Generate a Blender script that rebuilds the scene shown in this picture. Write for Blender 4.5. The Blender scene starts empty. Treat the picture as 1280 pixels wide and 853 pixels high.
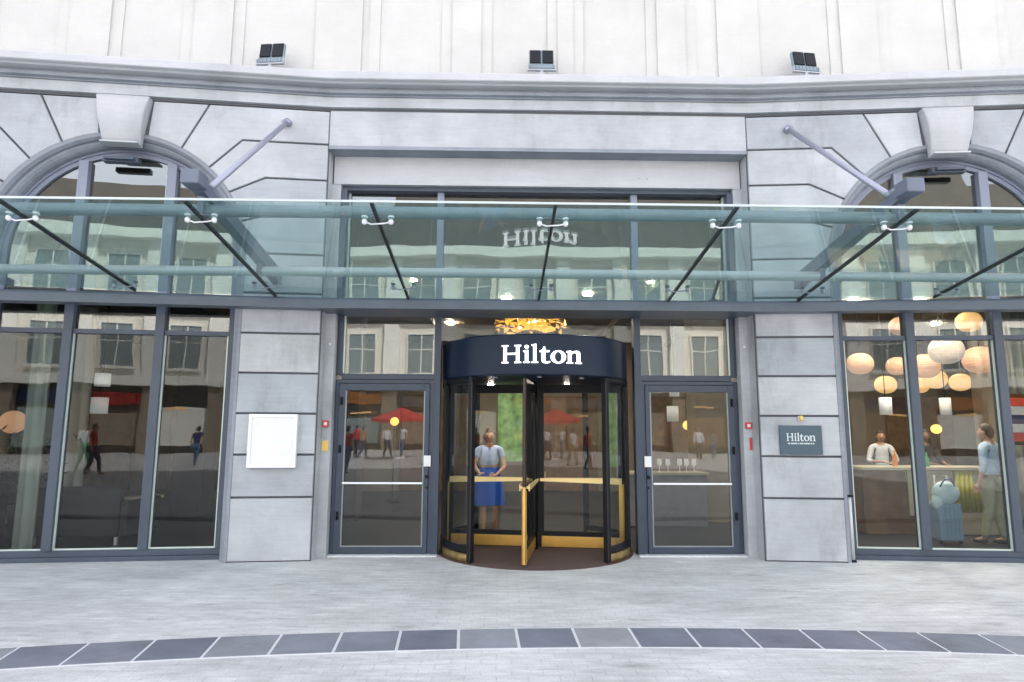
import bpy, bmesh, math, random
from math import sin, cos, tan, pi, radians, sqrt
from mathutils import Vector, Matrix
random.seed(7)
SC = bpy.context.scene
COL = SC.collection

# ------------------------------------------------------------------ materials
def new_mat(name):
    m = bpy.data.materials.new(name); m.use_nodes = True
    nt = m.node_tree; nt.nodes.clear()
    out = nt.nodes.new('ShaderNodeOutputMaterial')
    return m, nt, out

def mat(name, col, rough=.6, metal=0., var=.0, scale=6., bump=0., bscale=60., emit=0., ecol=None, spec=.5, coat=0., rvar=0.):
    m, nt, out = new_mat(name)
    b = nt.nodes.new('ShaderNodeBsdfPrincipled')
    nt.links.new(b.outputs[0], out.inputs[0])
    b.inputs['Base Color'].default_value = (*col, 1); b.inputs['Roughness'].default_value = rough
    b.inputs['Metallic'].default_value = metal; b.inputs['Specular IOR Level'].default_value = spec
    b.inputs['Coat Weight'].default_value = coat
    if emit:
        b.inputs['Emission Color'].default_value = (*(ecol or col), 1); b.inputs['Emission Strength'].default_value = emit
    tc = nt.nodes.new('ShaderNodeTexCoord')
    if var or rvar:
        n = nt.nodes.new('ShaderNodeTexNoise'); n.inputs['Scale'].default_value = scale; n.inputs['Detail'].default_value = 6
        nt.links.new(tc.outputs['Object'], n.inputs['Vector'])
        if var:
            r = nt.nodes.new('ShaderNodeValToRGB')
            r.color_ramp.elements[0].position = .3; r.color_ramp.elements[1].position = .7
            r.color_ramp.elements[0].color = (*[c * (1 - var) for c in col], 1)
            r.color_ramp.elements[1].color = (*[min(1, c * (1 + var)) for c in col], 1)
            nt.links.new(n.outputs['Fac'], r.inputs[0]); nt.links.new(r.outputs[0], b.inputs['Base Color'])
        if rvar:
            mr = nt.nodes.new('ShaderNodeMapRange')
            mr.inputs['To Min'].default_value = max(.02, rough - rvar); mr.inputs['To Max'].default_value = rough + rvar
            nt.links.new(n.outputs['Fac'], mr.inputs[0]); nt.links.new(mr.outputs[0], b.inputs['Roughness'])
    if bump:
        n2 = nt.nodes.new('ShaderNodeTexNoise'); n2.inputs['Scale'].default_value = bscale; n2.inputs['Detail'].default_value = 4
        nt.links.new(tc.outputs['Object'], n2.inputs['Vector'])
        bp = nt.nodes.new('ShaderNodeBump'); bp.inputs['Strength'].default_value = bump; bp.inputs['Distance'].default_value = .01
        nt.links.new(n2.outputs['Fac'], bp.inputs['Height']); nt.links.new(bp.outputs[0], b.inputs['Normal'])
    return m

def stone_mat(name, col, streak=.10, mott=.10, stain=.12):
    """bluish limestone: fine horizontal streaks, cloudy mottling, a few darker weather stains"""
    m, nt, out = new_mat(name); N = nt.nodes; L = nt.links
    b = N.new('ShaderNodeBsdfPrincipled'); L.new(b.outputs[0], out.inputs[0]); b.inputs['Roughness'].default_value = .75
    g = N.new('ShaderNodeNewGeometry')
    def noise(scale, vec3, detail=5, rough=.6):
        mp = N.new('ShaderNodeMapping'); mp.inputs['Scale'].default_value = vec3
        n = N.new('ShaderNodeTexNoise'); n.inputs['Scale'].default_value = scale; n.inputs['Detail'].default_value = detail
        n.inputs['Roughness'].default_value = rough
        L.new(g.outputs['Position'], mp.inputs['Vector']); L.new(mp.outputs[0], n.inputs['Vector']); return n
    def rng(n, lo, hi, f0=.3, f1=.7):
        r = N.new('ShaderNodeMapRange'); r.inputs['From Min'].default_value = f0; r.inputs['From Max'].default_value = f1
        r.inputs['To Min'].default_value = lo; r.inputs['To Max'].default_value = hi
        L.new(n.outputs['Fac'], r.inputs[0]); return r
    def mul(a, c):
        x = N.new('ShaderNodeMath'); x.operation = 'MULTIPLY'; L.new(a.outputs[0], x.inputs[0]); L.new(c.outputs[0], x.inputs[1]); return x
    s1 = rng(noise(3.0, (1, 1, 9)), 1 - streak, 1 + streak * .6)
    s2 = rng(noise(1.6, (1, 1, 1), 7), 1 - mott, 1 + mott)
    s3 = rng(noise(1.1, (1.2, 1.2, .45), 8, .7), 1 - stain, 1.0, .30, .46)
    s4 = rng(noise(90, (1, 1, 1), 3), .94, 1.05)
    f = mul(mul(s1, s2), mul(s3, s4))
    mix = N.new('ShaderNodeMix'); mix.data_type = 'RGBA'; mix.blend_type = 'MULTIPLY'; mix.inputs[0].default_value = 1
    mix.inputs[6].default_value = (*col, 1); L.new(f.outputs[0], mix.inputs[7]); L.new(mix.outputs[2], b.inputs['Base Color'])
    bp = N.new('ShaderNodeBump'); bp.inputs['Strength'].default_value = .25; bp.inputs['Distance'].default_value = .004
    nb = noise(60, (1, 1, 1), 5); L.new(nb.outputs['Fac'], bp.inputs['Height']); L.new(bp.outputs[0], b.inputs['Normal'])
    return m

def glass_mat(name, tint, ior, wave=.0, wscale=.8, rough=0., film=0., filmcol=(.8, .8, .8)):
    """sheet glass: see-through with a two-sided Fresnel reflection and slightly wavy faces"""
    m, nt, out = new_mat(name); N = nt.nodes; L = nt.links
    geo = N.new('ShaderNodeNewGeometry')
    m1 = N.new('ShaderNodeMath'); m1.operation = 'MULTIPLY_ADD'; m1.inputs[1].default_value = -2; m1.inputs[2].default_value = 1
    L.new(geo.outputs['Backfacing'], m1.inputs[0])
    pw = N.new('ShaderNodeMath'); pw.operation = 'POWER'; pw.inputs[0].default_value = ior; L.new(m1.outputs[0], pw.inputs[1])
    fr = N.new('ShaderNodeFresnel'); L.new(pw.outputs[0], fr.inputs['IOR'])
    tr = N.new('ShaderNodeBsdfTransparent'); tr.inputs[0].default_value = (*tint, 1)
    gl = N.new('ShaderNodeBsdfGlossy'); gl.inputs['Roughness'].default_value = rough
    if wave:
        n = N.new('ShaderNodeTexNoise'); n.inputs['Scale'].default_value = wscale; n.inputs['Detail'].default_value = 2.5
        L.new(geo.outputs['Position'], n.inputs['Vector'])
        bp = N.new('ShaderNodeBump'); bp.inputs['Strength'].default_value = 1; bp.inputs['Distance'].default_value = wave
        L.new(n.outputs['Fac'], bp.inputs['Height']); L.new(bp.outputs[0], gl.inputs['Normal'])
    mx = N.new('ShaderNodeMixShader'); L.new(fr.outputs[0], mx.inputs[0]); L.new(tr.outputs[0], mx.inputs[1]); L.new(gl.outputs[0], mx.inputs[2])
    last = mx
    if film:
        df = N.new('ShaderNodeBsdfDiffuse'); df.inputs[0].default_value = (*filmcol, 1)
        m2 = N.new('ShaderNodeMixShader'); m2.inputs[0].default_value = film
        L.new(mx.outputs[0], m2.inputs[1]); L.new(df.outputs[0], m2.inputs[2]); last = m2
    L.new(last.outputs[0], out.inputs[0])
    return m

def paving_mat():
    m, nt, out = new_mat('pale_setts'); N = nt.nodes; L = nt.links
    b = N.new('ShaderNodeBsdfPrincipled'); L.new(b.outputs[0], out.inputs[0])
    g = N.new('ShaderNodeNewGeometry')
    br = N.new('ShaderNodeTexBrick'); br.inputs['Scale'].default_value = 1
    br.inputs['Brick Width'].default_value = .21; br.inputs['Row Height'].default_value = .105
    br.inputs['Mortar Size'].default_value = .006; br.inputs['Mortar Smooth'].default_value = .4
    br.inputs['Color1'].default_value = (.535, .53, .54, 1); br.inputs['Color2'].default_value = (.57, .565, .575, 1)
    br.inputs['Mortar'].default_value = (.495, .49, .50, 1)
    L.new(g.outputs['Position'], br.inputs['Vector'])
    def noise(scale, v, d=6, r=.6):
        mp = N.new('ShaderNodeMapping'); mp.inputs['Scale'].default_value = v; L.new(g.outputs['Position'], mp.inputs['Vector'])
        n = N.new('ShaderNodeTexNoise'); n.inputs['Scale'].default_value = scale; n.inputs['Detail'].default_value = d; n.inputs['Roughness'].default_value = r
        L.new(mp.outputs[0], n.inputs['Vector']); return n
    def mulc(colsock, n, lo, hi, f0=.3, f1=.7):
        r = N.new('ShaderNodeMapRange'); r.inputs['From Min'].default_value = f0; r.inputs['From Max'].default_value = f1
        r.inputs['To Min'].default_value = lo; r.inputs['To Max'].default_value = hi; L.new(n.outputs['Fac'], r.inputs[0])
        x = N.new('ShaderNodeMix'); x.data_type = 'RGBA'; x.blend_type = 'MULTIPLY'; x.inputs[0].default_value = 1
        L.new(colsock, x.inputs[6]); L.new(r.outputs[0], x.inputs[7]); return x.outputs[2]
    c = mulc(br.outputs['Color'], noise(1.0, (.7, 1.5, 1), 8, .70), .74, 1.22)
    c = mulc(c, noise(6, (.6, 2.6, 1), 6), .82, 1.13)
    c = mulc(c, noise(1.3, (.8, 3.2, 1), 8, .80), .60, 1.0, .33, .44)
    c = mulc(c, noise(70, (1, 1, 1), 3), .86, 1.10)
    L.new(c, b.inputs['Base Color'])
    rr = N.new('ShaderNodeMapRange'); rr.inputs['To Min'].default_value = .42; rr.inputs['To Max'].default_value = .75
    L.new(noise(1.1, (1, 2, 1)).outputs['Fac'], rr.inputs[0]); L.new(rr.outputs[0], b.inputs['Roughness'])
    bp = N.new('ShaderNodeBump'); bp.inputs['Strength'].default_value = .5; bp.inputs['Distance'].default_value = .004
    ad = N.new('ShaderNodeMath'); ad.operation = 'MULTIPLY_ADD'; ad.inputs[1].default_value = -1.2
    L.new(br.outputs['Fac'], ad.inputs[0]); L.new(noise(35, (1, 1, 1)).outputs['Fac'], ad.inputs[2])
    L.new(ad.outputs[0], bp.inputs['Height']); L.new(bp.outputs[0], b.inputs['Normal'])
    return m

M = {}
for nm_, c_ in (('stone', (.415, .43, .46)), ('stone_b', (.355, .375, .41)), ('stone_c', (.45, .46, .48))):
    M[nm_] = stone_mat('blue_grey_limestone', c_, .06, .17, .26)
M['stone_pale'] = stone_mat('pale_dressed_limestone', (.45, .455, .48), .05, .08, .12)
M['joint'] = mat('stone_joint', (.10, .105, .12), .9)
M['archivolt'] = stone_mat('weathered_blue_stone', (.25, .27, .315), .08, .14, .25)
M['render_white'] = stone_mat('cream_white_render', (.50, .49, .475), .02, .06, .06)
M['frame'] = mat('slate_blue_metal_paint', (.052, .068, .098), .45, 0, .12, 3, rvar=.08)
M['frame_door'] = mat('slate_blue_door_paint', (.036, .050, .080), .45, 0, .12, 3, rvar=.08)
M['frame_sheen'] = mat('slate_metal_sky_sheen', (.20, .22, .29), .4, 0, .08, 3, rvar=.08)  # upper frames: lavender sky reflection painted into the metal colour
M['bead'] = mat('aluminium_bead_edge_glint', (.52, .60, .56), .4, .2)  # aluminium bead, tinted with the light green glass edge reflection
M['glass_low'] = glass_mat('storefront_glass', (.84, .87, .86), 1.43, .005, .55)
M['glass_door'] = glass_mat('door_glass', (.80, .83, .82), 1.60, .004, .7)
M['bead_dull'] = mat('dull_aluminium_bead', (.24, .27, .28), .4, .2)
M['glass_tr'] = glass_mat('coated_transom_glass', (.70, .73, .70), 1.95, .0035, .6)
M['glass_up'] = glass_mat('coated_upper_glass', (.62, .66, .62), 2.6, .006, .5)
M['glass_rev'] = glass_mat('revolving_glass', (.90, .92, .90), 1.42, .003, .7)
M['glass_canopy'] = glass_mat('green_tinted_canopy_glass', (.80, .895, .885), 1.5, .0015, .8, film=.07, filmcol=(.50, .66, .65))
M['steel_teal'] = mat('grey_painted_steel', (.20, .25, .29), .4, .1, .1, 4)
M['steel_pale'] = mat('pale_steel', (.52, .54, .55), .35, .1)
M['steel_edge'] = mat('satin_edge_trim', (.48, .53, .55), .4, .1)
M['steel_white'] = mat('white_metal', (.82, .83, .86), .3)
M['rod'] = mat('lilac_grey_steel_rod', (.33, .34, .42), .35, .3)
M['arm'] = mat('blue_grey_arm_paint', (.11, .13, .18), .4, 0, .1, 4)
M['seal'] = mat('black_rubber', (.012, .018, .02), .5)
M['beam'] = mat('dark_slate_beam', (.085, .11, .145), .35, .1, .1, 3, rvar=.08)
M['drum'] = mat('navy_enamel', (.003, .011, .030), .38, 0, spec=.25)
M['black'] = mat('black_metal', (.006, .007, .010), .45, spec=.25)
M['bronze'] = mat('dark_bronze', (.05, .035, .03), .35, .6)
M['gold'] = mat('polished_brass', (.78, .48, .13), .30, .85, .08, 8)
M['gold_dull'] = mat('tarnished_brass', (.42, .30, .12), .38, .8, .3, 9)
M['brass_pale'] = mat('pale_satin_brass', (.80, .62, .30), .38, .6)
M['letters'] = mat('lit_white_letters', (.9, .9, .9), .4, emit=.9, ecol=(.93, .96, 1))
M['letters_flat'] = mat('silver_letters', (.62, .68, .70), .4)
M['plaque'] = mat('dark_teal_plaque', (.045, .085, .115), .3, 0, .05)
M['white'] = mat('white_paint', (.80, .80, .80), .5, 0, .03)
M['paper'] = mat('pale_paper', (.74, .74, .74), .6, 0, .05, 12)
M['red'] = mat('red_plastic', (.55, .05, .04), .4)
M['yellow'] = mat('yellow_label', (.80, .55, .12), .5)
M['grey_plastic'] = mat('grey_plastic', (.35, .37, .40), .5)
M['carpet'] = mat('brown_mat', (.085, .05, .045), .95, 0, .25, 60, .5, 200)
M['ground'] = paving_mat()
M['band_joint'] = mat('white_joint_stone', (.62, .62, .65), .6, 0, .06, 8)
for i, c in enumerate([(.145, .155, .195), (.175, .183, .22), (.22, .228, .26), (.16, .166, .205), (.27, .277, .305)]):
    M['tile%d' % i] = stone_mat('slate_tile_%d' % i, c, .05, .24, .28)
M['lamp_warm'] = mat('warm_lamp_shade', (.66, .42, .20), .6, emit=.34, ecol=(1, .56, .22))
M['lamp_peach'] = mat('peach_lamp_shade', (.62, .36, .22), .6, emit=.15, ecol=(1, .50, .28))
M['lamp_white'] = mat('white_lamp_shade', (.85, .85, .85), .6, emit=.07, ecol=(1, .96, .92))
M['spot'] = mat('spotlight', (1, .9, .8), .6, emit=45, ecol=(1, .88, .74))
M['lamp_pale'] = mat('pale_lamp_shade', (.60, .48, .40), .6, emit=.12, ecol=(1, .80, .70))
M['spot_bright'] = mat('bright_spotlight', (1, .9, .8), .6, emit=210, ecol=(1, .88, .74))
M['lamp_amber'] = mat('amber_bulb', (1, .6, .2), .6, emit=1.0, ecol=(1, .45, .10))
M['chand'] = mat('gilded_leaf', (.9, .55, .12), .25, .8, emit=.40, ecol=(1, .50, .08))
M['floor_in'] = mat('dark_polished_floor', (.03, .03, .034), .4, 0, .15, 4)
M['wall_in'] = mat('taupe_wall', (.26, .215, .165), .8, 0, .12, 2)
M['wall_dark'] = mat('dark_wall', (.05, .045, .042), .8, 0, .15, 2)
M['wood'] = mat('brown_wood', (.17, .095, .045), .5, 0, .3, 5)
M['ceil'] = mat('brown_ceiling', (.20, .15, .09), .6, 0, .2, 3)
M['green_reflection'] = mat('pale_green_reflection', (.26, .48, .20), .8, 0, .55, 5)  # colour of the pale green reflections in the door glass
M['yellowpanel'] = mat('mustard_fabric', (.50, .46, .03), .7, 0, .15, 8)
M['counter'] = mat('pale_counter', (.48, .42, .30), .35, 0, .08, 5)
M['sofa'] = mat('black_leather', (.008, .008, .010), .6, 0, .2, 5)
M['leaf'] = mat('dark_leaf', (.035, .085, .035), .5, 0, .4, 8)
M['pot'] = mat('charcoal_pot', (.04, .04, .045), .6)
M['curtain'] = mat('grey_green_curtain', (.34, .36, .32), .85, 0, .08, 4)
M['curtain_w'] = mat('white_sheer_curtain', (.62, .64, .60), .85, 0, .05, 4)
M['case'] = mat('blue_grey_case', (.22, .31, .42), .45, 0, .1, 6)
M['bag'] = mat('pale_blue_bag', (.52, .64, .68), .7, 0, .12, 8)
M['skin'] = mat('skin', (.56, .32, .22), .55, 0, .06, 10)
M['skin_dark'] = mat('brown_skin', (.22, .12, .08), .55, 0, .06, 10)
M['hair_dark'] = mat('dark_hair', (.018, .012, .010), .5, 0, .3, 30)
M['hair_brown'] = mat('brown_hair', (.07, .035, .02), .5, 0, .3, 30)
M['eye'] = mat('dark_eye', (.03, .02, .02), .3)
M['lips'] = mat('lips', (.45, .13, .12), .5)
def cloth(n, c): M[n] = mat(n, c, .85, 0, .10, 14, .3, 40)
for n, c in dict(c_lilac=(.45, .52, .78), c_blue=(.012, .10, .55), c_sky=(.48, .60, .78), c_khaki=(.36, .35, .22), c_black=(.02, .02, .025),
                 c_white=(.72, .74, .78), c_red=(.62, .05, .05), c_green=(.05, .28, .12), c_navy=(.03, .05, .15), c_orange=(.70, .25, .05),
                 c_grey=(.22, .22, .24), c_shoe=(.05, .035, .03), c_denim=(.10, .17, .32)).items(): cloth(n, c)
M['b_wall'] = stone_mat('cream_facade', (.78, .75, .68), .02, .06, .10)
M['b_trim'] = stone_mat('pale_pilaster', (.86, .85, .80), .02, .04, .06)
M['b_roof'] = mat('brown_slate_roof', (.075, .068, .058), .7, 0, .2, 1)
M['b_win'] = mat('far_window_glass', (.24, .29, .30), .12, 0, .15, .6)
M['b_shop'] = mat('dark_shopfront', (.05, .042, .04), .5, 0, .2, 1)
M['b_lit'] = mat('lit_shop_strip', (1, .6, .25), .5, emit=.5, ecol=(1, .55, .2))
M['tread'] = mat('tyre', (.02, .02, .02), .8)

# ------------------------------------------------------------------ mesh builder
CAMX, CAMY, CAMZ = -0.52, -8.6, 1.62
A = radians(5.5); HX = 2.82; PY = -.40     # hinge of each wing and the plane of the pier faces
def TW(s, u0=0):
    """local (u along the wing, n into the building, z) -> world, for the wing on side s"""
    e = (s * cos(A), -sin(A)); n = (s * sin(A), cos(A))
    return lambda u, d, z: Vector((s * HX + e[0] * u + n[0] * d, PY + e[1] * u + n[1] * d, z))
def TI(u, d, z): return Vector((u, d, z))
def TR(cx, cy, ang, cz=0):
    c, s = cos(ang), sin(ang)
    return lambda x, y, z: Vector((cx + c * x - s * y, cy + s * x + c * y, cz + z))

class MB:
    def __init__(self, T=TI): self.bm = bmesh.new(); self.T = T
    def box(self, x0, x1, y0, y1, z0, z1, bev=0, T=None):
        T = T or self.T
        vs = [self.bm.verts.new(T(x, y, z)) for z in (z0, z1) for x, y in ((x0, y0), (x1, y0), (x1, y1), (x0, y1))]
        fs = [self.bm.faces.new([vs[i] for i in f]) for f in ((3, 2, 1, 0), (4, 5, 6, 7), (0, 1, 5, 4), (1, 2, 6, 5), (2, 3, 7, 6), (3, 0, 4, 7))]
        bmesh.ops.recalc_face_normals(self.bm, faces=fs)
        if bev:
            es = list({e for f in fs for e in f.edges})
            bmesh.ops.bevel(self.bm, geom=es, offset=bev, segments=2, affect='EDGES', profile=.5)
        return self
    def prism(self, poly, d0, d1, T=None, bev=0):
        """poly = (u,z) outline in the wall plane, extruded from depth d0 (front) to d1"""
        T = T or self.T
        a = [self.bm.verts.new(T(u, d0, z)) for u, z in poly]; b = [self.bm.verts.new(T(u, d1, z)) for u, z in poly]
        f0 = self.bm.faces.new(a); fs = [f0, self.bm.faces.new(b[::-1])]; n = len(poly)
        for i in range(n): fs.append(self.bm.faces.new((a[(i + 1) % n], a[i], b[i], b[(i + 1) % n])))
        bmesh.ops.recalc_face_normals(self.bm, faces=fs)
        if bev: bmesh.ops.bevel(self.bm, geom=list(f0.edges), offset=bev, segments=1, affect='EDGES')
        return self
    def slab(self, poly, z0, z1, T=None):
        T = T or self.T
        a = [self.bm.verts.new(T(x, y, z0)) for x, y in poly]; b = [self.bm.verts.new(T(x, y, z1)) for x, y in poly]
        fs = [self.bm.faces.new(a), self.bm.faces.new(b[::-1])]; n = len(poly)
        for i in range(n): fs.append(self.bm.faces.new((a[i], a[(i + 1) % n], b[(i + 1) % n], b[i])))
        bmesh.ops.recalc_face_normals(self.bm, faces=fs); return self
    def tube(self, pts, r, seg=12, T=None, caps=True, r2=None):
        T = T or self.T
        P = [T(*p) for p in pts]; rings = []; n = len(P)
        for i, p in enumerate(P):
            t = (P[min(i + 1, n - 1)] - P[max(i - 1, 0)]).normalized()
            ref = Vector((0, 0, 1)) if abs(t.z) < .9 else Vector((1, 0, 0))
            x = t.cross(ref).normalized(); y = t.cross(x)
            rr = r if r2 is None else r + (r2 - r) * i / (n - 1)
            if isinstance(r, (list, tuple)): rr = r[i]
            rings.append([self.bm.verts.new(p + x * rr * cos(2 * pi * k / seg) + y * rr * sin(2 * pi * k / seg)) for k in range(seg)])
        fs = []
        for a, b in zip(rings, rings[1:]):
            for k in range(seg): fs.append(self.bm.faces.new((a[k], a[(k + 1) % seg], b[(k + 1) % seg], b[k])))
        if caps: fs += [self.bm.faces.new(rings[0][::-1]), self.bm.faces.new(rings[-1])]
        for f in fs: f.smooth = True
        bmesh.ops.recalc_face_normals(self.bm, faces=fs); return self
    def lathe(self, prof, c=(0, 0, 0), seg=32, a0=0, a1=2 * pi, smooth=True, T=None):
        """prof = list of (r,z)"""
        T = T or self.T
        full = abs(a1 - a0 - 2 * pi) < 1e-6; ns = seg if full else seg + 1; rows = []
        for r, z in prof:
            rows.append([self.bm.verts.new(T(c[0] + r * sin(a0 + (a1 - a0) * k / seg), c[1] - r * cos(a0 + (a1 - a0) * k / seg), c[2] + z)) for k in range(ns)])
        fs = []
        for a, b in zip(rows, rows[1:]):
            for k in range(ns if full else ns - 1):
                fs.append(self.bm.faces.new((a[k], a[(k + 1) % ns], b[(k + 1) % ns], b[k])))
        for f in fs: f.smooth = smooth
        bmesh.ops.remove_doubles(self.bm, verts=[v for r_ in rows for v in r_], dist=1e-5)
        return self
    def ball(self, c, r, seg=20, T=None, squash=(1, 1, 1)):
        prof = [(r * sin(pi * k / 12), -r * cos(pi * k / 12)) for k in range(13)]
        T = T or self.T
        return self.lathe([(max(p[0], 1e-4), p[1]) for p in prof], (0, 0, 0), seg, T=lambda x, y, z: T(c[0] + x * squash[0], c[1] + y * squash[1], c[2] + z * squash[2]))
    def sweep(self, prof, path, nrm, T=None, smooth=False):
        """prof = (offset outward from path, depth); path=(u,z) list; nrm=(nu,nz) list"""
        T = T or self.T; rows = []
        for (u, z), (nu, nz) in zip(path, nrm):
            rows.append([self.bm.verts.new(T(u + nu * o, d, z + nz * o)) for o, d in prof])
        fs = []
        for a, b in zip(rows, rows[1:]):
            for k in range(len(prof) - 1): fs.append(self.bm.faces.new((a[k], a[k + 1], b[k + 1], b[k])))
        for f in fs: f.smooth = smooth
        bmesh.ops.recalc_face_normals(self.bm, faces=fs); return self
    def build(self, name, m, parent=None, **tags):
        ms = m if isinstance(m, list) else [m]
        me = bpy.data.meshes.new(name)
        vs = [v.co for v in self.bm.verts]
        lo = Vector([min(v[i] for v in vs) for i in range(3)]); hi = Vector([max(v[i] for v in vs) for i in range(3)])
        org = Vector(((lo.x + hi.x) / 2, (lo.y + hi.y) / 2, lo.z))
        for v in self.bm.verts: v.co -= org
        self.bm.to_mesh(me); self.bm.free()
        for q in ms: me.materials.append(M[q] if isinstance(q, str) else q)
        o = bpy.data.objects.new(name, me); o.location = org
        link(o, parent)
        tag(o, **tags); return o

def wm(o):
    m = Matrix.LocRotScale(o.location, o.rotation_euler, o.scale)
    return m if o.parent is None else wm(o.parent) @ o.matrix_parent_inverse @ m
def link(o, parent=None):
    COL.objects.link(o)
    if parent:
        o.parent = parent; o.matrix_parent_inverse = wm(parent).inverted()
def tag(o, label=None, cat=None, group=None, kind=None):
    if label: o['label'] = label
    if cat: o['category'] = cat
    if group: o['group'] = group
    if kind: o['kind'] = kind
    return o
def thing(name, loc, label, cat, group=None):
    o = bpy.data.objects.new(name, None); o.location = loc; o.empty_display_size = .2
    COL.objects.link(o); return tag(o, label, cat, group)
def copy_tree(o, parent=None):
    c = o.copy(); COL.objects.link(c); c.parent = parent
    for ch in list(o.children): copy_tree(ch, c)
    return c

def arc(cx, cz, r, a0, a1, n):
    return [(cx + r * cos(radians(a0 + (a1 - a0) * i / n)), cz + r * sin(radians(a0 + (a1 - a0) * i / n))) for i in range(n + 1)]

# ------------------------------------------------------------------ ground
g = MB(); g.box(-150, 150, -120, .55, -.3, 0); g.build('ground', 'ground', kind='structure')
BC = (.41, -3.326 - 22.8)       # centre of the curved band
def bandpt(r, a): return (BC[0] + r * sin(a), BC[1] + r * cos(a))
w = MB(); a0, a1 = -.46, .46; n = 90
poly = [bandpt(23.04, a0 + (a1 - a0) * i / n) for i in range(n + 1)] + [bandpt(22.56, a1 - (a1 - a0) * i / n) for i in range(n + 1)]
w.slab(poly, -.02, .004); w.build('paving_band_joints', 'band_joint', kind='structure')
t = MB(); da = .459 / 22.8; order = [3, 0, 1, 0, 2, 2, 1, 1, 0, 2, 0, 4, 0, 3, 3, 0, 1, 3, 1, 2, 0, 1]
k0 = -19
for k in range(k0, 20):
    aa = (k + .318) * da; j = .012 / 22.8
    p = [bandpt(23.025, aa + j), bandpt(23.025, aa + da / 2), bandpt(23.025, aa + da - j), bandpt(22.575, aa + da - j), bandpt(22.575, aa + da / 2), bandpt(22.575, aa + j)]
    nf = len(t.bm.faces); t.slab(p, .0, .008); t.bm.faces.ensure_lookup_table()
    mi = {-10: 3, -9: 1, -8: 0, -7: 2, -6: 1, -5: 1, -4: 0, -3: 2, -2: 0, -1: 4, 0: 0, 1: 0, 2: 3, 3: 3, 4: 1, 5: 1, 6: 2}.get(k, order[k % len(order)])
    for f in t.bm.faces[nf:]: f.material_index = mi
t.build('paving_band', ['tile%d' % i for i in range(5)], kind='structure')

# ------------------------------------------------------------------ the hotel
H = thing('hotel_building', (0, 0, 0), 'blue grey stone hotel front with arched windows and white wall above its ledge', 'building')
ARC_U, ARC_Z, ARC_R = 2.6, 3.8, 1.6
GRID = [0, .77, 1.29, 1.80, 2.31, 2.82, 3.34, 3.86, 4.38, 4.885, 5.39]
GAP = .013
def inset(poly, g):
    n = len(poly); out = []
    area = sum(poly[i][0] * poly[(i + 1) % n][1] - poly[(i + 1) % n][0] * poly[i][1] for i in range(n))
    sg = 1 if area > 0 else -1
    for i in range(n):
        p0 = Vector(poly[i - 1]); p1 = Vector(poly[i]); p2 = Vector(poly[(i + 1) % n])
        d1 = (p1 - p0).normalized(); d2 = (p2 - p1).normalized()
        n1 = Vector((-d1.y, d1.x)) * sg; n2 = Vector((-d2.y, d2.x)) * sg
        b = (n1 + n2); b = b / max(.35, b.length_squared / 2) if b.length > 1e-4 else n1
        out.append(tuple(p1 + b * g))
    return out
def arcpt(deg, r=ARC_R): return (ARC_U + r * cos(radians(deg)), ARC_Z + r * sin(radians(deg)))
def arc_between(d0, d1, n=5): return [arcpt(d0 + (d1 - d0) * i / n) for i in range(n + 1)]
def a_at(z): return 180 - math.degrees(math.asin((z - ARC_Z) / ARC_R))

def half_blocks():
    """the cut blocks of one pier and half an arch, u from the bay corner"""
    B = []
    for z0, z1 in zip(GRID[:7], GRID[1:7] + [3.86]):
        if z1 > 3.8: z1 = 3.86
        B.append([(0, z0), (1.0, z0), (1.0, min(z1, 3.8)), arcpt(a_at(z1)) if z1 > 3.8 else (1.0, z1), (0, z1)] if z1 > 3.8 else [(0, z0), (1, z0), (1, z1), (0, z1)])
    d1, d2, d3, d4, d5 = a_at(3.86), 162.5, 147.3, 132.3, 116.8
    J2 = [(0, 4.38), (.74, 4.38)]; J3 = [(0, 4.885), (.80, 4.885)]; J4 = [(0, 5.39), (1.12, 5.39)]
    B.append([(0, 3.86)] + arc_between(d1, d2) + J2[::-1])
    B.append(J2 + arc_between(d2, d3) + J3[::-1])
    B.append(J3 + arc_between(d3, d4) + J4[::-1])
    B.append(J4 + arc_between(d4, d5) + [(1.56, 5.87), (0, 5.87)])
    B.append(arc_between(d5, 100.5) + [(2.27, 5.87), (1.56, 5.87)])
    return B
HB = half_blocks()
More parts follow.
